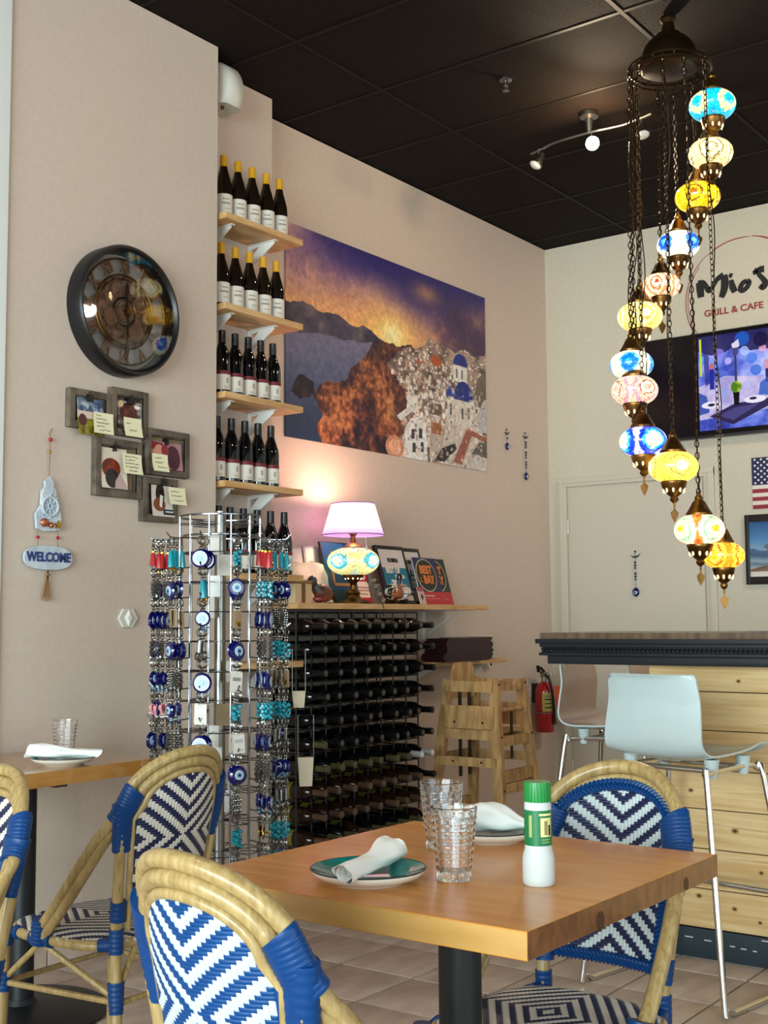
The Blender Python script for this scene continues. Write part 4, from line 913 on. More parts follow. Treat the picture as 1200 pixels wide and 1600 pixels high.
def kc(kind):
    g = MB(); ring_top(g)
    if kind == 'eye': disc_eye(g, -.064, .027)
    if kind == 'eyebead':
        disc_eye(g, -.057, .0215)
        for k in (-1, 0, 1):
            for q in range(3): g.m = (1, 2, 3)[(k+q) % 3]; g.ball((0, k*.007, -.080-.006*q), .0032, 6)
    if kind == 'chain':
        for k in (-1, 0, 1):
            for q in range(6): g.m = 0; g.torus((0, k*.009, -.042-.0068*q), .0046, .0015, 8, 4, RXM if q % 2 else RY)
            g.ball((0, k*.008, -.085), .0045, 6, (1, 1, 1.4))
    if kind == 'turq':
        for k in range(9): g.m = 4; g.ball((.004*math.sin(k*2), .009*math.cos(k*2.4), -.044-.005*k), .0065, 6)
        g.m = 0; g.ball((0, 0, -.093), .005, 6)
    if kind == 'tassel':
        g.m = 7; g.tube([(0, 0, -.038), (0, 0, -.05), (0, 0, -.085)], [.004, .008, .011], 8); g.m = 6; g.ball((0, 0, -.04), .006, 6)
    if kind == 'teal_tassel':
        g.m = 4; g.tube([(0, 0, -.038), (0, 0, -.05), (0, 0, -.088)], [.004, .007, .009], 8); g.m = 6; g.torus((0, 0, -.093), .008, .002, 10, 4, RXM)
    if kind == 'coin': g.m = 6; g.lathe([(0, -.0015), (.017, -.0015), (.017, .0015), (0, .0015)], 16, (0, 0, -.056), RXM); g.m = 0; g.torus((0, 0, -.056), .013, .0015, 14, 4, RXM)
    if kind == 'fish':
        g.m = 8; g.ball((0, 0, -.056), .016, 10, (.35, .7, 1.1)); g.prism([(-.002, -.066), (-.013, -.086), (.0, -.08), (.013, -.086), (.002, -.066)], -.002, .002, 'yz'); g.m = 1; g.ball((.005, .004, -.05), .004, 6)
    if kind == 'heart':
        g.m = 5; g.prism([(.016*math.sin(t)**3, -.056+.001*(13*math.cos(t)-5*math.cos(2*t)-2*math.cos(3*t)-math.cos(4*t))) for t in [2*PI*k/20 for k in range(20)]], -.004, .004, 'yz')
    if kind == 'card': g.m = 8; g.box((-.001, -.017, -.09), (.001, .017, -.036)); g.m = 0; g.box((-.0015, -.012, -.06), (.0015, .012, -.05))
    if kind == 'leather': g.m = 9; g.box((-.002, -.012, -.085), (.002, .012, -.036), .001); g.m = 6; g.lathe([(0, -.003), (.006, -.003), (.006, .003), (0, .003)], 10, (0, 0, -.07), RXM)
    if kind == 'opener': g.m = 0; g.tube([(0, 0, -.036), (0, 0, -.07)], .005, 8); g.torus((0, 0, -.08), .011, .0035, 14, 5, RXM)
    return g.mesh('keychain', KM)
KD = {'eye': 'navy evil eye keychain', 'eyebead': 'beaded evil eye keychain', 'chain': 'silver chain charm keychain', 'turq': 'turquoise bead cluster keychain', 'tassel': 'red tassel keychain', 'teal_tassel': 'gold-ringed teal tassel keychain', 'coin': 'gold coin keychain', 'fish': 'white fish keychain', 'heart': 'pink heart keychain', 'card': 'white card keychain', 'leather': 'brown leather tag keychain', 'opener': 'silver ring charm keychain'}
KME = {k: kc(k) for k in KD}
rk_ = random.Random(11)
cn = {}
for c in range(NA):
    a = ang0+2*PI*c/NA; rel = (a-R(44)-PI+PI) % (2*PI)-PI       # 0 = away from the tables, +-pi = towards them
    th_ = math.degrees(math.atan2(math.sin(a-R(224)), math.cos(a-R(224)))); cn[c] = (['front', 'near', 'side', 'rear'][min(3, round((abs(th_)-15)/30))]+(' right' if th_ > 0 else ' left'), abs(th_) > 30, abs(th_) < 90)
for c in KEEP:
    a = ang0+2*PI*c/NA; u = Vector((math.cos(a), math.sin(a), 0)); nm, outer, fr = cn[c]; tw_ = (R(34) if math.sin(a-R(44)) < 0 else R(-34))*(1 if outer else .2)*(1 if fr else -1)
    for L_, z in enumerate(LV):
        kd = rk_.choice(['eye', 'eye', 'eyebead', 'eye', 'eyebead', 'turq', 'eye'] if (L_+c) % 2 else ['chain', 'opener', 'chain', 'fish', 'turq', 'leather', 'coin', 'heart', 'card', 'opener', 'teal_tassel', 'chain'])
        if L_ == 0 and outer: kd = 'tassel' if c % 2 else 'teal_tassel'
        n_ = {'f': 3, 'n': 4, 's': 4, 'r': 2}[nm[0]]
        for k in range(n_):
            o = link('keychain', KME[kd], None); r_ = .226-.0165*k
            p = u*r_; o.location = (KX+p.x, KY+p.y, z+.001); o.rotation_euler = (R(rk_.uniform(-5, 5)), R(rk_.uniform(-4, 4)), a+tw_+R(rk_.uniform(-14 , 24)))
            s_ = rk_.uniform(1.05, 1.2); o.scale = (s_, s_, s_)
            pos = ['outermost', 'second from tip', 'third from tip', 'fourth from tip', 'innermost'][k]
            tag(o, f"{KD[kd]}, {pos}, {nm} column, {ORD[L_]} spinner row", 'keychain', 'keychains on the wire spinner')
for k in range(14):
    a = R(224)+R(rk_.uniform(-80, 80)); z = .55+.07*k; c = MB().box((-.002, -.02, -.035), (.002, .02, .035)).build('price_card', rk_.choice([M['white'], M['cream_warp'], M['white'], M['kraft']]), ks); c.location = (.07*math.cos(a), .07*math.sin(a), z); c.rotation_euler = (0, 0, a+R(rk_.uniform(-20, 20)))
for k, (dx, dy, z) in enumerate(((.172, -.20, .915), (.19, -.215, .655))):
    t = thing('plastic_pocket', ['upper cream plastic pocket on the right side of the keychain spinner', 'lower cream plastic pocket on the right side of the keychain spinner'][k], 'holder', (KX+dx, KY+dy, z), R(-46), group='cream pockets beside the spinner')
    hh, ww = ((.055, .022), (.095, .026))[k]
    MB().add([(-ww, -.006, hh), (ww, -.006, hh), (ww*.8, -.006, 0), (-ww*.8, -.006, 0), (-ww*1.08, .016, hh), (ww*1.08, .016, hh), (ww*.8, .008, 0), (-ww*.8, .008, 0)], [(0, 1, 2, 3), (7, 6, 5, 4), (0, 4, 5, 1), (1, 5, 6, 2), (2, 6, 7, 3), (3, 7, 4, 0)]).build('pocket', mat('cream_plastic', '#a8977f', .45), t)
    MB().tube([(ww, 0, hh), (ww, 0, hh+.14), (-ww, 0, hh+.14), (-ww, 0, hh)], .0018, 6).build('wire_frame', M['wire'], t)

# ---------------------------------------------------------------- bar counter
bar = thing('bar_counter', 'pine plank bar counter with black moulded edge and dark kickboard', 'bar', (4.28, 1.956, 0))
Y0 = -2.6                                   # runs off to the right, out of the photograph
MB().box((-.11, Y0, 1.128), (.5, .40, 1.153), .004).build('counter_top', M['bar_top'], bar)
def band(name, o_, z0, z1, m):             # a band along the front and round the left end of the counter
    g = MB(); g.box((-.10-o_, Y0, z0), (-.06, .392+o_, z1), .004); g.box((-.06, .36, z0), (.49, .392+o_, z1), .004); return g.build(name, M[m], bar)
band('edge_band', .022, 1.112, 1.13, 'bar_black'); band('edge_band', .010, 1.098, 1.112, 'bar_black'); band('edge_band', .004, 1.076, 1.098, 'bar_black'); band('edge_band', .012, 1.066, 1.078, 'bar_black'); band('apron', -.012, 1.034, 1.066, 'bar_black')
g = MB(); k = 0; y = .385
while y > -1.2:
    g.tube([(-.107, y-.008, 1.080), (-.113, y, 1.087), (-.107, y+.008, 1.094)], [.003, .0055, .003], 6); y -= .0165
g.build('rope_moulding', M['bar_black'], bar, kind='stuff')
pz = [.104, .242, .382, .522, .662, .802, .94, 1.036]
for j in range(7): MB().box((0, Y0, pz[j]+.0015), (.022, 0, pz[j+1]-.0015), .003).build('plank', M['pine'], bar)
for j in range(7): MB().box((.024, -.022, pz[j]+.0015), (.44, 0, pz[j+1]-.0015), .003).build('plank', M['pine'], bar)
MB().box((.015, Y0, .1), (.43, -.02, 1.034)).build('carcass', M['bar_black'], bar)
kb = MB().box((-.006, Y0, 0), (.43, .003, .102), .003).build('kickboard', M['kick'], bar)
g = MB()
for y, z, l in ((-.13, .066, .03), (-.20, .062, .026), (-.29, .055, .018), (-.33, .052, .02), (-.37, .05, .014), (-.42, .09, .05), (-.60, .05, .03)): g.box((-.0072, y-l/2, z), (-.005, y+l/2, z+.004))
g.build('paint_scuffs', M['cap_w'], kb, kind='stuff')
# knots in the pine planks
kt = mat('pine_knot', '#4a2c14', .55); ring_ = mat('pine_knot_halo', '#b58b54', .55); g = MB()
for y, z, r_ in ((-.09, .965, .008), (-.34, .98, .006), (-.13, .875, .009), (-.30, .72, .006), (-.15, .585, .007), (-.31, .455, .009), (-.22, .345, .008), (-.40, .32, .007), (-.13, .30, .006), (-.30, .185, .007), (-.39, .15, .006), (-.17, .215, .008)):
    g.m = 0; g.prism([(y+r_*1.8*math.cos(2*PI*k/12), z+r_*1.3*math.sin(2*PI*k/12)) for k in range(12)], -.0004, .002, 'yz'); g.m = 1; g.prism([(y+r_*math.cos(2*PI*k/12), z+r_*.75*math.sin(2*PI*k/12)) for k in range(12)], -.0008, .002, 'yz')
g.build('knots', [ring_, kt], bar, kind='stuff')

# ---------------------------------------------------------------- bar stools
def bar_stool(x, y, rz, label, face, h=.765):
    t = thing('bar_stool', label, 'bar stool', (x, y, 0), rz, group='white shell bar stools')
    pf = smooth_path([(-.235, 0, .275), (-.222, 0, .255), (-.205, 0, .19), (-.205, 0, .12), (-.2, 0, .055), (-.165, 0, .012), (-.08, 0, -.004), (.06, 0, .004), (.15, 0, .018), (.2, 0, .016), (.222, 0, -.004)], 4)
    N_ = len(pf); m_ = 16; th = .007
    def wd(s):
        return np.interp(s, [0, .06, .3, .5, .7, .93, 1], [.160, .166, .182, .190, .190, .178, .158])
    vs = []; nrm = []
    for i in range(N_):
        a = pf[max(0, i-1)]; b_ = pf[min(N_-1, i+1)]; t_ = (b_-a).normalized(); nrm.append(Vector((t_.z, 0, -t_.x))*-1)
    for side in (1, -1):
        for i in range(N_):
            s = i/(N_-1)
            for k in range(m_+1):
                v = k/m_*2-1; e = abs(v)**2.6; p = Vector((pf[i].x, v*wd(s), pf[i].z+h)); n_ = nrm[i]
                back = max(0, 1-s/.42); seat = max(0, min(1, (s-.4)/.2))
                p += Vector((.035*e*back, 0, 0))+Vector((0, 0, .022*e*seat)); vs.append(p+n_*th*.5*side)
    q = m_+1; tot = N_*q; f0 = []; f1 = []; f2 = []
    for i in range(N_-1):
        for k in range(m_):
            a = i*q+k; f0.append((a, a+1, a+q+1, a+q)); f1.append((tot+a, tot+a+q, tot+a+q+1, tot+a+1))
    ed = [k for k in range(q)]+[i*q+m_ for i in range(1, N_)]+[(N_-1)*q+k for k in range(m_-1, -1, -1)]+[i*q for i in range(N_-2, 0, -1)]
    for i in range(len(ed)): a, b_ = ed[i], ed[(i+1) % len(ed)]; f2.append((a, tot+a, tot+b_, b_))
    g = MB(); g.add(vs, f1+f2); b0 = len(g.f); g.m = 1; g.f += [list(f) for f in f0]; g.fm += [1]*len(f0)
    g.build('seat_shell', [M['stoolw'], face], t, angle=60)
    for sy in (-1, 1):
        p = [(-.20, sy*.265, .014), (-.235, sy*.265, .03), (-.24, sy*.262, .06), (-.175, sy*.185, h-.07), (-.16, sy*.172, h-.045), (-.13, sy*.165, h-.035), (.12, sy*.16, h-.03), (.155, sy*.168, h-.045), (.17, sy*.185, h-.075), (.225, sy*.262, .06), (.22, sy*.265, .03), (.185, sy*.265, .014)]
        MB().tube(smooth_path(p, 4), .0105, 10).build('leg_frame', M['chrome'], t)
        MB().tube([(-.205, sy*.265, .0115), (.19, sy*.265, .0115)], .0105, 10).build('floor_runner', M['chrome'], t)
        for x_ in (-.1, .09): MB().lathe([(.012, -.03), (.017, -.03), (.026, .03), (.0, .03)], 10, (x_, sy*.155, h-.025)).build('mount', M['stoolw'], t)
    for x_, z_, w_ in ((.19, .30, .235), (-.08, h-.035, .165), (.08, h-.032, .16)):
        MB().tube([(x_, -w_, z_), (x_, w_, z_)], .0095, 10).build('foot_bar' if z_ < .5 else 'cross_bar', M['chrome'], t)
    return t
bar_stool(3.945, 1.675, R(-10), 'glossy white shell bar stool on chrome sled legs, nearest the tables', M['stoolw'], .748)
bar_stool(4.71, 2.28, R(-87), 'white bar stool with blush inner face at the bar end by the extinguisher', M['stoolp'], .755)
bar_stool(5.55, 2.38, R(-86), 'white bar stool mostly hidden behind the bar end and the nearest stool', M['stoolp'], .745)

# ---------------------------------------------------------------- end wall: sign, television, flag, picture
SG = Vector((XE, 2.9, 3.0))
sgn = thing('wall_sign', 'hand-brushed black and red restaurant lettering inside a thin red circle', 'sign', tuple(SG), R(-90))
def stroke(pts, w, name='letter_stroke', m='blackink', n=5):
    P = smooth_path([(a, 0, b_) for a, b_ in pts], n); ww = w if isinstance(w, list) else [w]*len(P); L_ = []; R_ = []
    if len(ww) != len(P): ww = list(np.interp(np.linspace(0, 1, len(P)), np.linspace(0, 1, len(ww)), ww))
    for i, p in enumerate(P):
        t_ = (P[min(i+1, len(P)-1)]-P[max(i-1, 0)]).normalized(); nn_ = Vector((-t_.z, 0, t_.x)); L_.append(p+nn_*ww[i]/2); R_.append(p-nn_*ww[i]/2)
    g = MB(); k = len(P); vs = [q+Vector((0, d, 0)) for d in (-.004, 0) for q in L_+R_]; fs = []
    for i in range(k-1): fs += [(i, i+1, k+i+1, k+i), (2*k+i, 3*k+i, 3*k+i+1, 2*k+i+1), (i, 2*k+i, 2*k+i+1, i+1), (k+i, k+i+1, 3*k+i+1, 3*k+i)]
    fs += [(0, k, 3*k, 2*k), (k-1, 3*k-1, 4*k-1, 2*k-1)]
    return g.add(vs, fs)
letters = {'letter_m': [([(.052, .262), (.058, .218), (.062, .168)], [.034, .04, .034]), ([(.045, .264), (.077, .258), (.097, .229), (.115, .202), (.138, .222), (.167, .262), (.208, .284)], [.02, .026, .026, .03, .022, .024, .03]), ([(.211, .281), (.216, .236), (.208, .188), (.191, .146)], [.036, .04, .036, .028])],
           'letter_i': [([(.255, .244), (.262, .201), (.276, .166)], [.022, .034, .03]), ([(.243, .276), (.262, .268)], [.018, .026])],
           'letter_o': [([(.352, .222), (.325, .212), (.308, .18), (.321, .166), (.35, .182), (.366, .212), (.352, .222)], .024)],
           'apostrophe': [([(.398, .281), (.408, .269), (.392, .254)], [.028, .024, .01])],
           'letter_s': [([(.458, .276), (.43, .275), (.425, .25), (.45, .217), (.462, .189), (.446, .166), (.427, .178)], [.034, .03, .022, .026, .032, .03, .02])]}
for nm, st in letters.items():
    g = MB()
    for k, (p, w_) in enumerate(st): s_ = stroke(p, [q*1.2 for q in (w_ if isinstance(w_, list) else [w_])*(1 if isinstance(w_, list) else 2)]); g.add([Vector(v)+Vector((0, -.0006*k, 0)) for v in s_.v], s_.f)
    g.build(nm, M['blackink'], sgn, angle=20)
text_mesh('lettering', 'GRILL & CAFE', .056, M['redink'], sgn, (.262, -.002, .060), width=1.08, bold=.0012, depth=.0015)
cx, cz, cr_ = .325, .135, .362
for a0, a1, w_, dr_ in ((28, 80, .008, 0), (82, 128, .006, .004), (128, 236, .004, 0), (140, 232, .003, .014), (236, 262, .003, .006), (300, 388, .006, 0), (310, 380, .003, .012)):
    pts = [(cx+(cr_-dr_)*math.cos(R(a0+(a1-a0)*k/14)), cz+(cr_-dr_)*math.sin(R(a0+(a1-a0)*k/14))) for k in range(15)]
    stroke(pts, [w_*.4, w_, w_*.8, w_, w_*.4], n=2).build('brushed_arc', M['redink'], sgn)
structure(MB().box((XE-.006, 1.5, 3.0), (XE, 2.80, 3.525), .002).build('trim_2', M['wall2'])) if 0 else None
def paint_tv():
    P = Paint(480, 272, '#0a080f'); n = fbm(272, 480, 5, 5, 31); n2 = fbm(272, 480, 22, 4, 32); u = lambda v: v/1.13; vv = lambda z: 1-z/.642
    m = P.rect(.303, .0, .70, 1); P.fill(m, ramp(n*.8+n2*.3, [(.25, '#20206a'), (.42, '#3d4fb8'), (.55, '#6d7fe0'), (.7, '#a9b4f4'), (.85, '#d5d6ff')]))
    P.fill(m & (P.V < .10+.2*n), '#16123f', .8)
    P.fill(P.poly([(.303, .52), (.45, .44), (.70, .50), (.70, .8), (.303, .85)]), ramp(n2, [(.3, '#b3a6d6'), (.7, '#d9cbe6')]), .85)
    for x, y, r_, c in ((.34, .25, .02, '#6fb6e8'), (.42, .22, .03, '#8f7fe8'), (.55, .1, .04, '#1f5fc8'), (.6, .3, .03, '#4a7de0'), (.56, .22, .025, '#aac4ff'), (.66, .22, .02, '#f2a6c8'), (.37, .36, .018, '#b06ac0'), (.62, .42, .03, '#3c6ad0'), (.47, .3, .02, '#c7b8f6'), (.65, .13, .04, '#170f3a')): P.fill(P.ell(x, y, r_), c, .8)
    P.fill(P.rect(.310, .05, .322, .42), '#c6d83a'); P.fill(P.poly([(.33, .12), (.36, .12), (.365, .5), (.34, .52)]), '#2b2a78', .7)
    P.fill(P.ell(.378, .33, .010, .03), '#c06a6a'); P.fill(P.rect(.365, .36, .39, .56), '#1a2a9a'); P.fill(P.rect(.665, .33, .695, .42), '#c99ab0'); P.fill(P.rect(.67, .42, .692, .55), '#1c2a66')
    P.fill(P.rect(.504, .15, .516, .56), '#3c3860'); P.fill(P.poly([(.49, .14), (.53, .10), (.535, .17), (.5, .2)]), '#d8d2e8'); P.fill(P.rect(.496, .18, .526, .25), '#4a447a')
    P.fill(P.poly([(.36, .82), (.50, .72), (.70, .70), (.70, .76), (.49, .92), (.40, .86)]), '#2a2650'); P.fill(P.poly([(.41, .82), (.50, .76), (.64, .74), (.49, .88)]), '#4e4a86', .8)
    P.fill(P.poly([(.303, .58), (.345, .62), (.36, .78), (.303, .80)]), '#1f3f9c', .8); P.fill(P.ell(.37, .71, .055, .035), '#e3def0'); P.fill(P.ell(.61, .70, .06, .035), '#e6e2f2'); P.fill(P.ell(.37, .71, .02, .014), '#26203a'); P.fill(P.ell(.60, .69, .02, .014), '#2a2440')
    P.fill(P.ell(.445, .60, .018, .05), '#8aa0e8', .6); P.fill(P.ell(.575, .55, .016, .05), '#b8bdf0', .6); P.fill(P.rect(.443, .64, .447, .75), '#9aa8e8')
    P.fill(P.poly([(.492, .61), (.528, .61), (.522, .74), (.498, .74)]), '#0c0a14'); P.fill(P.ell(.51, .56, .03, .055), ramp(n2, [(.35, '#4f7a1e'), (.6, '#a9c94a'), (.75, '#e9e2d0')]))
    P.fill(P.poly([(.64, .55), (.70, .47), (.70, .68), (.63, .66)]), '#2a56b8', .8)
    P.fill(P.V > .955, '#0a080f'); P.fill(P.V < .03, '#0a080f'); return P.a
tv = thing('television', 'wall-mounted black television showing a blue night cafe picture', 'television', (XE, 3.19, 2.29), R(-90))
MB().box((0, -.06, 0), (1.13, -.02, .642), .004).build('housing', M['black'], tv)
MB().box((.008, -.0615, .014), (1.122, -.0595, .634)).build('screen', print_mat('tv_picture', paint_tv(), .15, emit=1.0), tv)
MB().box((.44, -.064, .003), (.49, -.06, .009)).build('badge', M['steel'], tv); MB().box((.3, -.02, .15), (.8, 0, .5)).build('wall_mount', M['black'], tv)
def paint_flag():
    P = Paint(520, 273, '#d9cfc6')
    for k in range(0, 13, 2): P.fill(P.rect(0, k/13, 1, (k+1)/13), '#8f2430')
    P.fill(P.rect(0, 0, .4, 7/13), '#1d1c42')
    for r_ in range(9):
        for c in range(6 if r_ % 2 == 0 else 5): P.fill(P.ell(.4*((c+.5)/6 if r_ % 2 == 0 else (c+1)/6), 7/13*(r_+.7)/9.4, .011), '#dcdbe4')
    return P.a
fl = MB().box((0, -.004, 0), (.57, 0, .304)).build('flag_print', print_mat('flag', paint_flag(), .6)); fl.location = (XE-.001, 2.557, 1.846); fl.rotation_euler = (0, 0, R(-90)); tag(fl, 'stars and stripes flag print on the end wall', 'flag')
def paint_beach():
    P = Paint(200, 150); n = fbm(150, 200, 6, 5, 41); P.a = ramp(P.V+.1*(n-.5), [(0, '#1f4f86'), (.35, '#4f86b4'), (.5, '#7f9cb4'), (.52, '#47607f'), (.62, '#3a5a7c'), (.72, '#8fa0ab'), (.76, '#5b7288'), (.9, '#c9bfb4'), (1, '#d9cfc4')])
    P.fill(P.ell(.30, .46, .14, .07), ramp(n, [(.3, '#5a6670'), (.7, '#d0d2d0')])); P.fill(P.poly([(.0, .86), (.3, .76), (1, .7), (1, .9), (.0, .9)]), ramp(n, [(.3, '#4f3a30'), (.7, '#8a6a58')])); return P.a
pc = thing('framed_picture', 'black framed seaside photograph under the flag print', 'picture', (XE, 2.606, 1.402), R(-90))
for a, b_ in (((0, 0), (.024, .41)), ((.556, 0), (.58, .41)), ((.024, .0), (.556, .045)), ((.024, .368), (.556, .41))): MB().box((a[0], -.022, a[1]), (b_[0], 0, b_[1]), .002).build('frame_side', M['frame_k'], pc)
MB().box((.022, -.01, .043), (.558, -.002, .37)).build('picture_print', print_mat('seaside', paint_beach(), .25), pc)

# ---------------------------------------------------------------- mosaic chandelier
CX, CY, CR = 4.60, 1.945, .185
ch = thing('mosaic_chandelier', 'cascading chandelier of twelve lit mosaic globes on bronze chains', 'chandelier', (CX, CY, 0))
MB().lathe([(.0, 3.668), (.03, 3.668), (.034, 3.655), (.022, 3.64), (.026, 3.62), (.03, 3.60), (.05, 3.592), (.055, 3.58), (.075, 3.57), (.10, 3.54), (.112, 3.505), (.115, 3.485), (.125, 3.478), (.118, 3.47), (.126, 3.455), (.118, 3.447), (.105, 3.44), (.0, 3.435)], 40).build('canopy', M['bronze'], ch)
for z, r_ in ((3.452, .165), (3.432, .168)): MB().torus((0, 0, z), r_, .0045, 48, 6).build('hanging_ring', M['bronze'], ch)
g = MB()
for k in range(12): a = 2*PI*k/12; g.tube([(.11*math.cos(a), .11*math.sin(a), 3.46), (.165*math.cos(a), .165*math.sin(a), 3.445)], .0035, 6)
g.build('ring_spokes', M['bronze'], ch, kind='stuff')
Y_, A_, B_, Wt, Or, Rd = '#ffe27a', '#ffb520', '#1f63e0', '#fff6dc', '#ff7a1c', '#d8431c'
LAMPS = [(11.3, 3.307, .095, [(0, '#12a9d6'), (.2, '#5fd0e6'), (.28, '#f2dc98'), (.5, '#12b4dd'), (.75, '#0f9ccc'), (.9, '#f6e7b5')], 'turquoise'),
 (19.5, 3.113, .092, [(0, '#fff3c4'), (.16, '#b99a52'), (.24, '#fff0b8'), (.42, '#8f7a40'), (.5, '#ffeaa0'), (.8, '#ffe28c')], 'pale yellow'),
 (43.8, 2.952, .093, [(0, '#a5641c'), (.16, '#ffc41c'), (.3, '#7a4a12'), (.36, '#ffce28'), (.62, '#ffb80f'), (.85, '#fff0b0')], 'amber yellow'),
 (71.2, 2.763, .089, [(0, '#59b9f5'), (.14, '#174fd0'), (.3, '#3f86ee'), (.4, '#f7efd8'), (.7, '#f3e6c2'), (.9, '#fff8e8')], 'white globe with blue rosettes'),
 (94.8, 2.591, .08, [(0, '#b63a22'), (.1, '#ffe7c0'), (.24, '#c96a3c'), (.32, '#ffdcb0'), (.46, '#d98a5c'), (.6, '#f5cfa2')], 'orange and cream'),
 (128.7, 2.451, .093, [(0, '#fff2b4'), (.18, '#f0cf62'), (.34, '#fff0a8'), (.5, '#e6c552'), (.6, '#ffe683'), (.85, '#ffdc66')], 'soft yellow'),
 (180, 2.219, .087, [(0, '#2fa6ee'), (.14, '#0f6fd8'), (.34, '#58b4f2'), (.42, '#f2ecca'), (.7, '#e9e2b8'), (.9, '#fbf6e2')], 'cream globe with sky blue rosettes'),
 (190.3, 2.108, .092, [(0, '#e8a08a'), (.16, '#fbd9c2'), (.28, '#8a4436'), (.33, '#f0b89c'), (.52, '#c98ea0'), (.64, '#f2c7a4')], 'pink and peach'),
 (207.2, 1.895, .093, [(0, '#f6e6b4'), (.24, '#fff4d8'), (.36, '#35b8ea'), (.46, '#1a3fe0'), (.64, '#cfd0f8'), (.85, '#a7a6ee')], 'violet and blue starburst'),
 (247.8, 1.783, .095, [(0, '#fff6c8'), (.2, '#ffe668'), (.38, '#9c7a2a'), (.42, '#ffe35a'), (.62, '#fbd94e'), (.85, '#ffea7c')], 'lemon yellow'),
 (276.3, 1.54, .095, [(0, '#f0b020'), (.14, '#fff0b4'), (.42, '#62b88a'), (.47, '#fff3c4'), (.66, '#f08a3a'), (.8, '#d8502c')], 'cream and orange with green line'),
 (310.1, 1.444, .081, [(0, '#ffb21a'), (.2, '#ffd24a'), (.34, '#e0641c'), (.42, '#ffc43a'), (.6, '#f59322'), (.8, '#ffd968')], 'deep orange, lowest')]
rtv, fwv = Vector((.5964, -.8027, 0)), Vector((.8027, .5964, 0))
slot_m = mat('lit_cutout', '#000000', .5, emit='#ffe9b8', estr=1.6)
link_v = MB().torus((0, 0, 0), .0085, .0022, 10, 4, RY, (1, 1.7)); 
rl = random.Random(3)
for k, (th_, z, r_, bands, nm) in enumerate(LAMPS):
    a = R(th_); d = rtv*math.cos(a)+fwv*math.sin(a); top = d*.166+Vector((0, 0, 3.432)); hz = r_*.60; end = d*CR+Vector((0, 0, z+hz+.088))
    g = MB(); L_ = (top-end).length; n_ = int(L_/.023)
    for i in range(n_+1):
        p = end.lerp(top, i/n_); rot = Matrix.Rotation(a+(PI/2 if i % 2 else 0)+.4, 4, 'Z'); g.torus(p, .0075, .0021, 10, 4, rot @ Matrix.Rotation(PI/2, 4, 'X'), (1, 1.9))
    P_ = g.build('pendant_chain', M['bronze'], ch, kind='stuff')
    w_ = MB(); sw = [rl.uniform(-.012, .012) for _ in range(9)]; w_.tube(smooth_path([end.lerp(top, i/8)+Vector((.01+sw[i]*(0 if i in (0, 8) else 1), sw[-i-1]*(0 if i in (0, 8) else 1), 0)) for i in range(9)], 4), .0024, 5); w_.build('lamp_cord', M['bronze'], P_)
    c = d*CR+Vector((0, 0, z))
    G = globe(r_, hz).build('mosaic_globe', mosaic('mosaic_glass', bands, 2.0, 4, 75, 1.5, phase=rl.random()), P_); G.location = c; G['label'] = nm+' mosaic globe' if 'globe' not in nm else nm
    cr0 = r_*.5
    MB().lathe([(cr0*1.02, hz-.006), (cr0*1.05, hz+.006), (cr0*.95, hz+.012), (cr0*.72, hz+.03), (cr0*.5, hz+.05), (cr0*.3, hz+.058), (cr0*.34, hz+.066), (cr0*.2, hz+.076), (cr0*.1, hz+.09), (0, hz+.092)], 20, c, caps=False).build('crown_cap', M['brass'], P_)
    MB().lathe([(cr0*1.02, -hz+.004), (cr0*1.06, -hz-.004), (cr0*1.0, -hz-.01), (cr0*.94, -hz-.022), (cr0*.6, -hz-.046), (cr0*.28, -hz-.058), (cr0*.36, -hz-.066), (cr0*.3, -hz-.074), (cr0*.1, -hz-.082), (.003, -hz-.10), (.0, -hz-.101)], 20, c, caps=False).build('lower_cup', M['brass'], P_)
    s_ = MB()
    for q in range(9):
        b2 = 2*PI*q/9; rr_ = cr0*.815; s_.ball(c+Vector((rr_*math.cos(b2), rr_*math.sin(b2), -hz-.033)), .0062, 6, (.8, .8, 1.9))
    s_.build('lit_cutout', slot_m, P_, kind='stuff')
    f = MB(); z0 = -hz-.098
    f.prism([(0, z0), (.006, z0-.012), (.015, z0-.02), (.013, z0-.032), (.005, z0-.05), (0, z0-.058), (-.005, z0-.05), (-.013, z0-.032), (-.015, z0-.02), (-.006, z0-.012)], -.002, .002)
    f2 = MB(); f2.x = Matrix.Translation(c) @ Matrix.Rotation(R(-52), 4, 'Z'); f2.add(f.v, f.f); f2.build('finial', M['brass'], P_)

# ---------------------------------------------------------------- track light and sprinkler
tl = thing('track_light', 'wavy ceiling rail with three small spotlights, middle one lit', 'track light', (5.27, 2.65, ZC))
MB().lathe([(0, 0), (.045, 0), (.045, -.02), (.02, -.03), (.012, -.10), (0, -.10)], 24).build('ceiling_mount', M['steel'], tl)
MB().tube(smooth_path([(.06, .36, -.10), (.03, .27, -.10), (.0, .18, -.10), (-.005, -.007, -.10), (.01, -.163, -.10), (-.01, -.27, -.10), (-.03, -.34, -.10)]), .007, 8).build('rail', M['steel'], tl)
hot = mat('lit_spot_lamp', '#ffffff', .4, emit='#ffd9a0', estr=60)
def head(x, y, dirv, lit):
    dv = Vector(dirv).normalized(); rot = dv.to_track_quat('Z', 'Y').to_matrix().to_4x4()
    p = Vector((x, y, -.155)); h_ = MB().tube([(x, y, -.10), (x, y, -.13), tuple(p-dv*.03)], .005, 8).lathe([(.0, -.045), (.014, -.04), (.02, -.01), (.034, .03), (.034, .036), (.03, .036)], 20, p, rot).build('spot_head', M['steel'], tl)
    MB().lathe([(.0, .024), (.031, .024), (.031, .034), (.02, .046), (0, .05)], 20, p, rot).build('lens', hot if lit else mat('unlit_lens', '#d9d6cf', .2), h_)
    return p+dv*.05
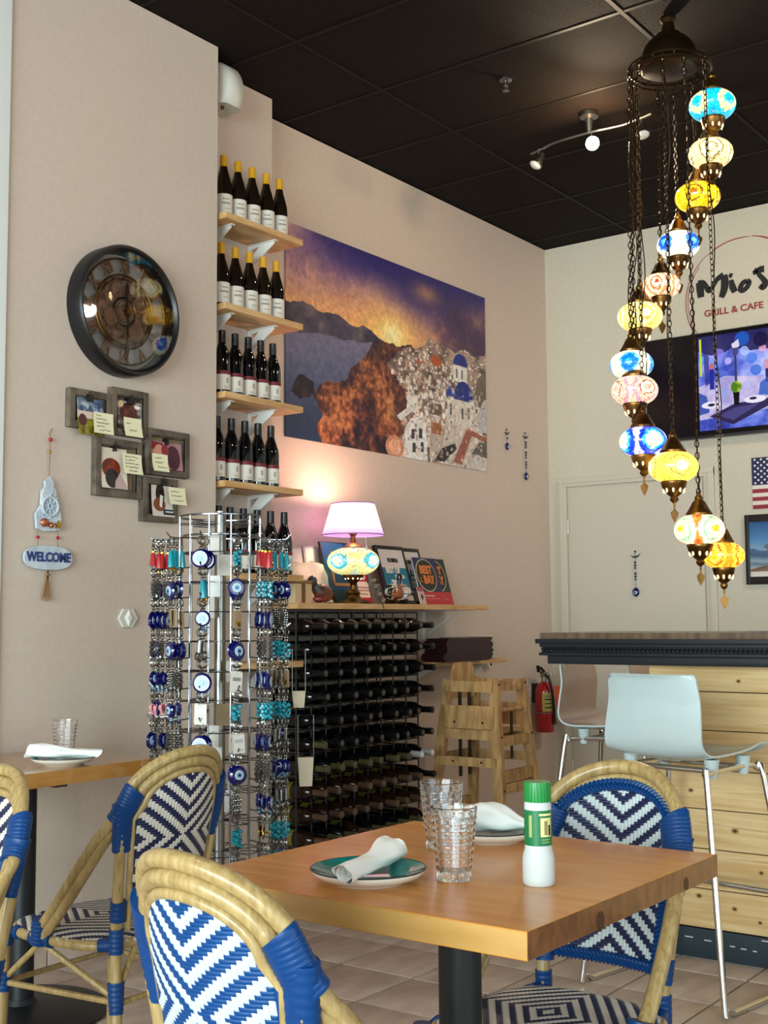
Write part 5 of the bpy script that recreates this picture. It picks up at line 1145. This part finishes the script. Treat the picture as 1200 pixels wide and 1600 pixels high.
pl_ = head(0, -.01, (-.80, -.60, -.40), True); head(.03, .30, (-.5, .3, -.9), False); head(-.01, -.28, (-.3, -.3, -1), False)
sl = bpy.data.lights.new('spot_lamp', 'SPOT'); sl.energy = 90; sl.color = (1, .80, .58); sl.spot_size = R(100); sl.spot_blend = .6; sl.shadow_soft_size = .03
so = bpy.data.objects.new('spot_lamp', sl); COL.objects.link(so); so.location = Vector((5.27, 2.65, ZC))+pl_; so.rotation_euler = Vector((-.80, -.60, -.40)).to_track_quat('-Z', 'Y').to_euler()
gp = bpy.data.lights.new('spot_bulb', 'POINT'); gp.energy = 14; gp.color = (1, .72, .42); gp.shadow_soft_size = .03
go = bpy.data.objects.new('spot_bulb', gp); COL.objects.link(go); go.location = Vector((5.27, 2.65, ZC))+pl_+Vector((-.05, -.04, -.02))
sk = thing('ceiling_sprinkler', 'small dull sprinkler head in the black ceiling', 'sprinkler', (4.70, 2.78, ZC))
MB().lathe([(0, .02), (.03, .02), (.03, -.004), (.012, -.008), (.012, -.03), (0, -.03)], 18).tube([(.01, 0, -.03), (.012, 0, -.05)], .003, 6).tube([(-.01, 0, -.03), (-.012, 0, -.05)], .003, 6).build('body', M['steel'], sk); MB().lathe([(0, -.05), (.016, -.05), (.016, -.054), (0, -.054)], 14).build('deflector', M['steel'], sk)
# unseen fill, added: warm ceiling lamps and two copied spot rails washing the walls
for k, (x, y) in enumerate(((.6, 2.2), (2.4, .3), (-1.5, -.6), (4.9, -.6))):
    d_ = thing('downlight', ['recessed warm downlight over the left tables', 'recessed warm downlight over the front table', 'recessed warm downlight over the middle aisle', 'recessed warm downlight over the bar side'][k], 'ceiling light', (x, y, ZC-.002), group='recessed downlights')
    MB().lathe([(.06, .01), (.075, .0), (.075, -.006), (.06, -.006), (.055, .02)], 28, caps=False).build('trim_ring', M['white'], d_); MB().lathe([(0, .002), (.058, .002), (.058, .006), (0, .006)], 24).build('lens', mat('lit_lens', '#ffffff', .5, emit='#ffdcb4', estr=12), d_)
    l = bpy.data.lights.new('downlight_lamp', 'SPOT'); l.energy = 45; l.color = (1, .86, .72); l.spot_size = R(140); l.spot_blend = .8; l.shadow_soft_size = .06
    lo = bpy.data.objects.new('downlight_lamp', l); COL.objects.link(lo); lo.location = (x, y, ZC-.02)
for (x, y, label, aims) in ((2.3, .9, 'wavy spot rail over the front table, aimed at the clock wall', ((3.1, 3.6, 2.9, 14), (4.2, 3.8, 2.8, 26), (1.4, 3.6, 2.5, 18))), (5.7, .5, 'wavy spot rail over the bar side, aimed at the mural and end wall', ((5.4, 3.9, 2.5, 44), (6.5, 3.9, 2.2, 40), (7.1, 2.2, 2.3, 70)))):
    t = dup(tl, (x, y, ZC), None, label)  # rail copy added unseen, to wash the upper walls with light
    for k, (ax, ay, az, en) in enumerate(aims):
        l = bpy.data.lights.new('spot_lamp', 'SPOT'); l.energy = en; l.color = (1, .72, .56) if ax < 7 else (1, .93, .78); l.spot_size = R(95); l.spot_blend = 1; l.shadow_soft_size = .05
        lo = bpy.data.objects.new('spot_lamp', l); COL.objects.link(lo); lo.location = (x, y-.3+.3*k, ZC-.22); lo.rotation_euler = (Vector((ax, ay, az))-lo.location).to_track_quat('-Z', 'Y').to_euler()
# ---------------------------------------------------------------- tables
def table(name, label, x0, x1, y0, y1, along, wood, px, py, zt=.76, th=.041):
    t = thing(name, label, 'table', (px, py, 0))
    n_ = 9
    for k in range(n_):
        if along == 'y': a, b_ = (x0+(x1-x0)*k/n_, y0), (x0+(x1-x0)*(k+1)/n_, y1)
        else: a, b_ = (x0, y0+(y1-y0)*k/n_), (x1, y0+(y1-y0)*(k+1)/n_)
        MB().box((a[0]-px, a[1]-py, zt-th), (b_[0]-px, b_[1]-py, zt), 0).build('stave', wood, t)
        if along == 'y' and k == 0: MB().box((x0-px-.0008, a[1]-py, zt-th+.0012), (x0-px+.0003, b_[1]-py, zt-.0012)).build('edge_strip', M['edge_strip'], t)  # window-facing edge, its brightness painted in as paler wood
        if along == 'y': MB().box((a[0]-px, a[1]-py-.0008, zt-th+.0005), (b_[0]-px, a[1]-py, zt-.0008)).build('end_grain', M['end_grain'], t)
    MB().lathe([(.0, .02), (.039, .02), (.039, zt-th-.01), (0, zt-th-.01)], 28).build('pole', M['black_metal'], t)
    MB().lathe([(.0, 0), (.27, 0), (.275, .006), (.26, .014), (.10, .026), (.05, .034), (.042, .05), (.0, .05)], 48).build('base', M['black_metal'], t)
    MB().box((-.18, -.022, zt-th-.012), (.18, .022, zt-th)).box((-.022, -.18, zt-th-.012), (.022, .18, zt-th)).build('top_bracket', M['black_metal'], t)
    return t
ft = table('dining_table', 'amber butcher block table in front with black pole, set for two', 1.555, 2.262, .907, 1.603, 'y', M['amber'], 1.91, 1.255)
kn = mat('dark_table_knot', '#3a1c10', .4); g = MB()
g.prism([(-.30+.0, 0)]*0 or [(1.415-1.255-.028, .735), (1.415-1.255-.01, .741), (1.415-1.255+.012, .738), (1.415-1.255+.03, .733), (1.415-1.255+.01, .731), (1.415-1.255-.012, .732)], 1.5535-1.91, 1.556-1.91, 'yz')
for x, r_ in ((2.115, .010), (1.78, .013)): g.prism([(x-1.91+r_*math.cos(2*PI*k/14), .735-.004+r_*1.15*math.sin(2*PI*k/14)) for k in range(14)], .9055-1.255, .908-1.255, 'xz')
g.build('knots', kn, ft, kind='stuff')
lt = table('dining_table', 'amber wood table by the left wall with one place setting', 2.14, 2.845, 3.03, 3.575, 'x', M['amber2'], 2.47, 3.25, th=.045)

# ---------------------------------------------------------------- tableware
def tumbler(x, y, z, label, s=1):
    t = thing('drinking_glass', label, 'glass', (x, y, z), group='dimpled tumblers'); n = 84; H_ = .122*s; rows_ = 46; vs = []; fs = []
    for i in range(rows_+1):
        v = i/rows_; r0 = (.0285+.0135*v**.8)*s
        for k in range(n):
            u = k/n; b_ = abs(math.sin(PI*u*14))*abs(math.sin(PI*min(1, v/.90)*9)) if .03 < v < .9 else 0
            a = 2*PI*u; r_ = r0-.0022*s*(1-b_**.6) if .03 < v < .9 else r0-.0006*s; vs.append((r_*math.cos(a), r_*math.sin(a), H_*v))
    for i in range(rows_, 5, -1):
        v = i/rows_; r0 = (.0285+.0135*v**.8)*s-.0034*s
        for k in range(n): a = 2*PI*k/n; vs.append((r0*math.cos(a), r0*math.sin(a), H_*v+(.001 if i == rows_ else 0)))
    tot = rows_+1+rows_-5
    for i in range(tot-1):
        for k in range(n): k2 = (k+1) % n; fs.append((i*n+k, i*n+k2, (i+1)*n+k2, (i+1)*n+k))
    fs.append(tuple(reversed(range(n)))); fs.append(tuple((tot-1)*n+k for k in range(n)))
    MB().add(vs, fs).build('tumbler_body', M['glass'], t, angle=70); return t
tumbler(1.793, 1.188, .7603, 'clear dimpled drinking glass nearest, beside the teal plate'); tumbler(2.02, 1.366, .7603, 'clear dimpled drinking glass standing behind the nearest one', 1.04)
tumbler(2.665, 3.30, .7603, 'clear dimpled drinking glass on the left wall table', 1.0)
def plate(x, y, z, label, r=.098):
    t = thing('plate', label, 'plate', (x, y, z), group='teal glazed plates')
    MB().lathe([(.0, .004), (.054, .004), (.056, .0), (.062, 0), (.066, .004), (r*.90, .0105), (r*.985, .0185), (r, .0225), (r, .024), (r*.85, .019), (.05, .0085), (0, .008)], 56).build('dish', M['ceramic'], t)
    MB().lathe([(r*.985, .0243), (r*.85, .0196), (.05, .0091), (0, .0086)], 56, caps=False).build('glaze', M['teal'], t, recalc=False)
    MB().torus((0, 0, .0235), r, .0014, 64, 6).build('rim_line', M['rim'], t); return t
plate(1.694, 1.297, .7603, 'teal plate nearest, with a rolled napkin across it'); plate(2.150, 1.335, .7603, 'teal plate at the far side of the front table', .096); plate(2.535, 3.145, .7603, 'teal plate on the left wall table', .1)
def napkin(p, q, label, rad, z, flat=1, seed=0):
    """a paper napkin rolled into a loose tube from p to q"""
    t = thing('napkin', label, 'napkin', (p[0], p[1], z), group='rolled paper napkins'); r_ = random.Random(seed)
    d = Vector((q[0]-p[0], q[1]-p[1], 0)); L_ = d.length; d.normalize(); sd = Vector((-d.y, d.x, 0)); n, m_ = 22, 28; vs = []; fs = []
    ph = [r_.uniform(0, 6.28) for _ in range(6)]
    for i in range(n+1):
        s = i/n; r0 = np.interp(s, np.linspace(0, 1, len(rad)), rad)
        for k in range(m_):
            a = 2*PI*k/m_; w = 1+.10*math.sin(3*a+ph[0]+s*5)+.07*math.sin(5*a+ph[1]-s*9)+.05*math.sin(9*s+ph[2]+2*a)
            off = d*(.016*math.cos(a+ph[3]) if i in (0, n) else 0)
            vs.append(d*(L_*s)+off+sd*(r0*w*math.cos(a))+Vector((0, 0, r0*flat*(1+w*math.sin(a))-.001)))
    for i in range(n):
        for k in range(m_): k2 = (k+1) % m_; fs.append((i*m_+k, i*m_+k2, (i+1)*m_+k2, (i+1)*m_+k))
    b_ = len(vs)                                     # the rolled inner layer seen in the open end
    for i, (dd, rr_) in enumerate(((0, .86), (.03, .80), (.05, .55), (.012, .42), (.004, .36), (.06, .25))):
        for k in range(m_):
            a = 2*PI*k/m_; vs.append(d*(dd*.5+.004)+sd*(rad[0]*rr_*math.cos(a))+Vector((0, 0, rad[0]*flat*(1+rr_*math.sin(a))-.001)))
    for i in range(5):
        for k in range(m_): k2 = (k+1) % m_; fs.append((b_+i*m_+k, b_+(i+1)*m_+k, b_+(i+1)*m_+k2, b_+i*m_+k2))
    fs.append(tuple(n*m_+k for k in reversed(range(m_)))); fs.append(tuple(b_+5*m_+k for k in range(m_)))
    MB().add(vs, fs).build('paper_roll', M['paper'], t, angle=50, recalc=False); return t
napkin((1.572, 1.255), (1.772, 1.30), 'white paper napkin rolled on the nearest teal plate', [.0165, .017, .016, .016, .019, .023, .024], .783, .95, 1)
napkin((2.120, 1.40), (2.215, 1.275), 'crumpled white napkin on the far teal plate', [.022, .03, .033, .031, .026, .016, .008], .779, .85, 2)
napkin((2.475, 3.245), (2.60, 3.055), 'white paper napkin rolled on the left wall table plate', [.024, .026, .022, .019, .017, .016, .015], .782, .85, 3)
sh = thing('cheese_shaker', 'grated cheese shaker with green ribbed cap and green label', 'shaker', (1.84, 1.049, .7603))
MB().lathe([(.0, 0), (.024, 0), (.0265, .003), (.027, .01), (.027, .038), (.0262, .048), (.0232, .058), (.0226, .062), (.0226, .134), (.020, .138), (.0, .138)], 36).build('jar', M['cheese'], sh)
gs = M['green_label']; MB().lathe([(.0231, .066), (.0231, .124)], 36, caps=False).build('label', gs, sh, recalc=False)
def patch(r, a0, a1, z0, z1, m, nm, par):
    n = 10; g = MB(); A = [R(a0+(a1-a0)*i/n) for i in range(n+1)]; vs = [(r*math.cos(a), r*math.sin(a), z) for z in (z0, z1) for a in A]
    return g.add(vs, [(i, i+1, n+2+i, n+1+i) for i in range(n)]).build(nm, m, par, recalc=False)
patch(.0234, -140, -88, .081, .112, M['label_gold'], 'label_panel', sh); patch(.0236, -124, -108, .084, .107, mat('grated_picture', '#8a7a4a', .5), 'label_picture', sh); patch(.0236, -104, -92, .083, .100, M['blackink'], 'label_picture', sh)
patch(.0234, -146, -84, .1155, .119, M['label_gold'], 'label_line', sh); patch(.0234, -190, -176, .08, .116, mat('dim_gold_line', '#9aa45e', .5), 'label_line', sh)
for z in (.071, .0755): patch(.0234, -136, -96, z, z+.002, mat('dim_gold_line', '#7f9a5a', .5), 'label_line', sh)
g = MB(); n = 96; vs = []; fs = []
for i, (r_, z, rib) in enumerate(((.0225, .137, 0), (.0232, .1375, 1), (.0228, .166, 1), (.0222, .1695, 0), (.018, .170, 0))):
    for k in range(n): a = 2*PI*k/n; q = r_*(1-(.022 if (k % 4) < 2 else 0)*rib); vs.append((q*math.cos(a), q*math.sin(a), z))
for i in range(4):
    for k in range(n): k2 = (k+1) % n; fs.append((i*n+k, i*n+k2, (i+1)*n+k2, (i+1)*n+k))
fs.append(tuple(reversed(range(n)))); fs.append(tuple(4*n+k for k in range(n))); g.add(vs, fs).build('ribbed_cap', M['green_cap'], sh, angle=25)

# ---------------------------------------------------------------- woven bistro chairs
def weave(pos, inside, nc, nr, white, weft, pu, pv, pick=None):
    """strands over-and-under on a surface: pos(u, v, h) -> point; white warp runs along v, coloured weft along u"""
    isw = pick or (lambda i, j: ((abs(j)-abs(i)) % 6) < 3)
    wm, cm = MB(), MB()
    def strip(g, pts_c, half, along_v):
        n = len(pts_c); vs = []; fs = []
        for k, (u, v, h) in enumerate(pts_c):
            for s, hh in ((-1, .0), (-.55, .8), (0, 1), (.55, .8), (1, .0)):
                vs.append(pos(u+(half*s if along_v else 0), v+(0 if along_v else half*s), h*hh))
        for k in range(n-1):
            for q in range(4): a = k*5+q; fs.append((a, a+1, a+6, a+5))
        g.add(vs, fs)
    cells = {}
    for i in range(-nc, nc+1):
        for j in range(-nr, nr+1):
            if inside(i*pu, j*pv): cells[(i, j)] = isw(i, j)
    for i in range(-nc, nc+1):
        j = -nr
        while j <= nr:
            if cells.get((i, j)) is True:
                k = j
                while cells.get((i, k+1)) is True: k += 1
                a, b_ = (j-.62)*pv, (k+.62)*pv
                strip(wm, [(i*pu, a+(b_-a)*t, h) for t, h in ((0, .0003), (.14, .0017), (.5, .0024), (.86, .0017), (1, .0003))], pu*.52, True); j = k+1
            else: j += 1
    for j in range(-nr, nr+1):
        i = -nc
        while i <= nc:
            if cells.get((i, j)) is False:
                k = i
                while cells.get((k+1, j)) is False: k += 1
                a, b_ = (i-.55)*pu, (k+.55)*pu
                strip(cm, [(a+(b_-a)*t, j*pv, h) for t, h in ((0, .0003), (.14, .0014), (.5, .002), (.86, .0014), (1, .0003))], pv*.52, False); i = k+1
            else: i += 1
    return wm, cm
XB = lambda z: (-.190-.16*(z-.42) if z > .42 else -.190-.045*(.42-z)/.42)
YBK = lambda z: (.140+.030*(z-.42)/.30 if z > .42 else .140+.03*(.42-z)/.42)
ZW = .738                                             # where the arch turns into post and arm
BOW = lambda u, z: -.058*np.interp(z, [.45, .74], [.4, 1])*max(-.2, 1-(u/.160)**2)      # the back wraps round the sitter
def arch(hw, top, n=26, z0=ZW, ex=2.15):
    o = []
    for k in range(n+1):
        t = PI*k/n; c, s = math.cos(t), math.sin(t)
        z = z0+(top-z0)*abs(s)**(2/ex); y = hw*math.copysign(abs(c)**(2/ex), c); o.append(Vector((XB(z)+BOW(y, z), y, z)))
    return o
def arm_points(s, off):                               # from the arch end forward and down to the side of the seat
    return [Vector((-.226-off*.25, s*(.176-off*.8), .722)), Vector((-.176-off*.7, s*(.190-off*.5), .668)), Vector((-.105-off, s*(.201-off*.3), .575)), Vector((-.032-off, s*(.206-off*.25), .482)), Vector((.034-off, s*(.207-off*.25), .412))]
def chair_protos():
    out = {}
    for kind in ('plain', 'bright', 'braided'):
        P = []                                        # (name, mesh, kind)
        warp = M['white_warp'] if kind != 'plain' else M['cream_warp']; weft = M['blue_weft'] if kind == 'bright' else M['navy_weft']
        canes = [(.168, .877, .0138), (.1435, .851, .0138), (.1235, .829, .0095)]
        if kind == 'braided': canes = [(.170, .877, .0155), (.148, .854, .0088)]
        for k, (hw, top, r_) in enumerate(canes):
            ar = arch(hw, top)[3:-3]
            if k < 2:                                 # the outer canes sweep on forward as the arms
                off = 0 if k == 0 else .025
                ctl = list(reversed(arm_points(1, off)))+ar+arm_points(-1, off)
                pts = smooth_path(ctl, 4); P.append(('frame_cane', MB().tube(pts, r_, 12, ref=(1, 0, 0)).mesh('frame_cane', M['cane']), None))
            if k == len(canes)-1:                     # the innermost runs on down beside the panel
                zz_ = (.715, .64, .57, .50, .44) if k == 2 else (.715, .64, .57, .50)
                dn = [(XB(z)+BOW(YBK(z)-.030, z)*.6, YBK(z)-.030, z) for z in zz_]
                pts = [Vector(p) for p in reversed(dn)]+(arch(hw, top)[1:-1] if k == 2 else [])+[Vector((p[0], -p[1], p[2])) for p in dn]
                if k == 2: P.append(('back_cane', MB().tube(pts, r_, 10, ref=(1, 0, 0)).mesh('back_cane', M['cane']), None))
        for s in (-1, 1):
            rp = [(XB(z), s*YBK(z), z) for z in (.73, .66, .56, .46, .42, .3, .15, 0)]
            P.append(('rear_leg', MB().tube(rp, .0145, 12).mesh('rear_leg', M['cane']), None))
            P.append(('front_leg', MB().tube([(.172, s*.188, .408), (.178, s*.19, .2), (.184, s*.193, 0)], .0145, 12).mesh('front_leg', M['cane']), None))
            # bindings: arch-to-arm band, post sleeve, seat joints
            g = MB(); am = [p for p in arch((.168+.1435)/2, (.877+.851)/2, 40)[4:-4] if (p.y*s > 0 and p.z < .797)]; am.sort(key=lambda p: -p.z)
            pa = smooth_path(am+[Vector((p.x, p.y, p.z)) for p in arm_points(s, .0125)[:3]], 4)
            ln = [0]
            for i in range(1, len(pa)): ln.append(ln[-1]+(pa[i]-pa[i-1]).length)
            m_ = 44; L_ = np.interp(.712, [p.z for p in reversed(pa)], list(reversed(ln))); pp_ = [Vector([np.interp(t, ln, [p[c] for p in pa]) for c in range(3)]) for t in np.linspace(0, L_, m_)]
            rg = [1+.02*math.sin(2*PI*i*11/m_) for i in range(m_)]
            bf = 1.14 if kind == 'braided' else 1.03; g.tube(pp_, [.0315*q*bf for q in rg], 18, ry=[.0225*q*bf for q in rg], ref=(0, s*.7, .7))
            zz = np.linspace(.757, .640, 30); rg = [1+.02*math.sin(2*PI*i*8/30) for i in range(30)]
            g.tube([(XB(z)+.004, s*(YBK(z)-.010), z) for z in zz], [np.interp(z, [.640, .757], [.0278, .034])*q for z, q in zip(zz, rg)], 16, ry=[np.interp(z, [.640, .757], [.0195, .0225])*q for z, q in zip(zz, rg)], ref=(0, 1, 0))
            P.append(('binding', g.mesh('binding', M['blue_wrap']), None))
            g = MB()
            def sleeve(a, b_, r0, r1, ridges=5, ry=None):
                n_ = ridges*4; g.tube([Vector(a).lerp(Vector(b_), i/n_) for i in range(n_+1)], [(r0+(r1-r0)*i/n_)*(1+.03*math.sin(2*PI*i/4)) for i in range(n_+1)], 12)
            sleeve((XB(.445), s*YBK(.44), .445), (XB(.385), s*YBK(.4), .385), .0185, .0185); sleeve((XB(.318), s*YBK(.318), .318), (XB(.245), s*YBK(.25), .245), .0215, .0175, 6)
            sleeve((XB(.51), s*(YBK(.51)-.004), .515), (XB(.465), s*(YBK(.46)-.004), .465), .0205, .0205, 4)
            sleeve((XB(.415)+.01, s*.142, .405), (XB(.415)+.04, s*.158, .402), .0185, .0165, 3); sleeve((.170, s*.187, .412), (.172, s*.188, .366), .0205, .0205, 5); sleeve((.17, s*.191, .30), (.171, s*.191, .25), .0195, .0175, 4); sleeve((.14, s*.176, .40), (.118, s*.184, .402), .0185, .016, 3); sleeve((.012, s*.204, .455), (.026, s*.200, .392), .0245, .0225, 6); sleeve((-.015, s*.192, .402), (.06, s*.192, .402), .0185, .0185, 4)
            P.append(('joint_binding', g.mesh('joint_binding', M['blue_wrap']), 'stuff'))
        # seat rail, braces, stretchers
        def sq(a, b_, ex, n=56): return [(a*math.copysign(abs(math.cos(t))**(2/ex), math.cos(t))+.008, b_*math.copysign(abs(math.sin(t))**(2/ex), math.sin(t))) for t in [2*PI*k/n for k in range(n)]]
        P.append(('seat_rail', MB().tube([(x, y, .402) for x, y in sq(.200, .19, 3.4)], .0135, 10, closed=True).mesh('seat_rail', M['cane']), None))
        for s in (-1, 1):
            P.append(('brace', MB().tube([(.02, s*.192, .39), (XB(.28)+.01, s*.152, .285)], .008, 8).mesh('brace', M['cane']), None)); P.append(('brace', MB().tube([(.03, s*.192, .39), (.165, s*.190, .285)], .008, 8).mesh('brace', M['cane']), None)); P.append(('side_stretcher', MB().tube([(.171, s*.191, .272), (XB(.27), s*.152, .272)], .008, 8).mesh('side_stretcher', M['cane']), None))
            P.append(('rear_brace', MB().tube([(XB(.28), s*.148, .285), (XB(.4)+.004, s*.07, .392)], .008, 8).mesh('rear_brace', M['cane']), None))
        P.append(('rear_stretcher', MB().tube([(XB(.268), -.15, .268), (XB(.268), .15, .268)], .008, 8).mesh('rear_stretcher', M['cane']), None)); P.append(('front_stretcher', MB().tube([(.171, -.19, .272), (.171, .19, .272)], .008, 8).mesh('front_stretcher', M['cane']), None))
        # seat: padded base, woven face, rolled edge
        ins = lambda u, v, a=.206, b_=.192, ex=3.0: (abs(u/a)**ex+abs(v/b_)**ex) < 1
        dome = lambda u, v: .424+.006*(1-(u/.2)**2-(v/.2)**2)-.020*max(0, (abs(u/.21)**3.4+abs(v/.196)**3.4)-.42)
        sb_ = MB(); o_ = [(x-.008, y) for x, y in sq(.212, .199, 3.0, 48)]; rings = []
        for f, dz in ((.02, 0), (.5, 0), (.8, 0), (.95, 0), (1.0, -.004)): rings.append([(x*f+.008, y*f, dome(x*f, y*f)+dz) for x, y in o_])
        rings.append([(x+.008, y, .405) for x, y in o_]); rings.append([(x*.9+.008, y*.9, .398) for x, y in o_])
        n = 48; sb_.add([p for r_ in rings for p in r_], [(i*n+k, i*n+(k+1) % n, (i+1)*n+(k+1) % n, (i+1)*n+k) for i in range(6) for k in range(n)]+[tuple(range(n)), tuple(6*n+k for k in range(n))])
        P.append(('seat', sb_.mesh('seat', weft), None))
        pos = lambda u, v, h: Vector((u+.008, v, dome(u, v)+.0006+h))
        a, c = weave(pos, ins, 30, 38, warp, weft, .0075, .0055, lambda i, j: ((abs(j)+abs(i)*1) % 6) < 3)
        P.append(('seat_warp', a.mesh('seat_warp', M['cream_warp'] if kind != 'bright' else warp, recalc=False), 'stuff')); P.append(('seat_weft', c.mesh('seat_weft', weft, recalc=False), 'stuff'))
        g = MB(); n = 96; e = [Vector((x*1.0, y, dome((x-.008)*.985, y*.985)-.006)) for x, y in [(x, y) for x, y in sq(.210, .196, 3.0, n)]]
        for k in range(0, n, 2):
            p = e[k]; t_ = (e[(k+1) % n]-e[k-1]).normalized(); g.tube([p-t_*.008+Vector((0, 0, .004)), p, p+t_*.008-Vector((0, 0, .008))], [.004, .0062, .004], 6)
        P.append(('seat_edge', g.mesh('seat_edge', M['white_warp'] if kind != 'braided' else weft), 'stuff'))
        # back panel: backing sheet and the strands on both faces
        top_h, hwp = (.829, .1235) if kind != 'braided' else (.838, .140); zlo = .492; zc = .665
        def hw(z):
            if z <= ZW: return YBK(z)-.031
            q = (z-ZW)/(top_h-ZW); return hwp*max(0, 1-q**2.3)**(1/2.3)+0
        if kind == 'braided':
            zlo = .488; hw0 = hw; hw = lambda z: hw0(z)-.009+(.010 if z <= ZW else 0)
        ins = lambda u, v: zlo+.004 < v+zc < top_h-.004 and abs(u) < hw(v+zc)-.002
        fx = lambda u, z: XB(z)+BOW(u, z)
        sh_ = MB(); zs_ = list(np.linspace(zlo, ZW, 10))+list(ZW+(top_h-ZW)*np.sin(np.linspace(.12, PI/2-.03, 12))); m_ = 12; vs = []
        for d_ in (.003, -.003):
            for z in zs_:
                for k in range(m_+1): u = (k/m_*2-1)*hw(z); vs.append((fx(u, z)+d_, u, z))
        tot = len(zs_)*(m_+1); fs = []
        for i in range(len(zs_)-1):
            for k in range(m_): a_ = i*(m_+1)+k; q = (a_, a_+1, a_+m_+2, a_+m_+1); fs += [q, tuple(tot+x for x in reversed(q))]
        P.append(('back_panel', sh_.add(vs, fs).mesh('back_panel', weft, recalc=False), None))
        W_, C_ = MB(), MB()
        for sgn in (1, -1):
            pos = lambda u, v, h: Vector((fx(u, v+zc)+sgn*(.0034+h), u, v+zc))
            a, c = weave(pos, ins, 18, 36, warp, weft, .0086, .0064); W_.add(a.v, a.f); C_.add(c.v, c.f)
        P.append(('warp_strands', W_.mesh('warp_strands', warp, recalc=False), 'stuff')); P.append(('weft_strands', C_.mesh('weft_strands', weft, recalc=False), 'stuff'))
        if kind == 'braided':
            per = []; zz = list(np.linspace(zlo, ZW, 12)); up = [Vector((fx(hw(z)+.004, z), hw(z)+.004, z)) for z in zz]
            tp = [Vector((fx(p.y, p.z), p.y, p.z)) for p in arch(hw(ZW)+.004, top_h+.002, 20)][1:-1]
            dn = [Vector((p.x, -p.y, p.z)) for p in reversed(up)]; bt = [Vector((fx(-hw(zlo)+(2*hw(zlo))*k/8, zlo), -hw(zlo)+(2*hw(zlo))*k/8, zlo)) for k in range(9)]
            loop = up+tp+dn+bt[1:-1]; ln = [0]
            for i in range(1, len(loop)+1): ln.append(ln[-1]+(loop[i % len(loop)]-loop[i-1]).length)
            n = int(ln[-1]/.0095); L2 = loop+[loop[0]]; rs = [Vector([np.interp(ln[-1]*k/n, ln, [p[c] for p in L2]) for c in range(3)]) for k in range(n)]
            P.append(('braid_core', MB().tube(rs, .0095, 8, closed=True, ref=(1, 0, 0)).mesh('braid_core', M['blue_wrap']), None)); g = MB()
            for k in range(n):
                t_ = (rs[(k+1) % n]-rs[k-1]).normalized(); x_ = Vector((1, 0, 0)); w_ = t_.cross(x_).normalized()
                for sx_ in (1, -1):
                    for s in (1, -1): c_ = rs[k]+x_*(.0075*sx_); g.tube([c_-t_*.006+w_*.0125*s, c_+w_*.006*s+x_*.004*sx_, c_+t_*.007-w_*.001*s+x_*.001*sx_], [.0026, .005, .003], 6)
            P.append(('braid', g.mesh('braid', M['blue_wrap']), 'stuff'))
        out[kind] = P
    return out
CP = chair_protos()
def chair(kind, x, y, yaw, label):
    t = thing('bistro_chair', label, 'chair', (x, y, 0), R(yaw), 'woven bistro chairs')
    for nm, me, kd in CP[kind]: link(nm, me, t, kd)
    return t
chair('bright', 1.525, 1.222, -6.5, 'rattan bistro chair with bright blue and white weave, nearest, tucked under the front table')
chair('plain', 2.245, 2.60, 91.5, 'rattan bistro chair with navy and cream weave facing the left wall table')
chair('braided', 2.205, 1.235, 176.5, 'rattan bistro chair with blue braided border across the front table')
chair('plain', 1.40, 2.34, 180, 'rattan bistro chair cut off at the left side, behind the navy one')
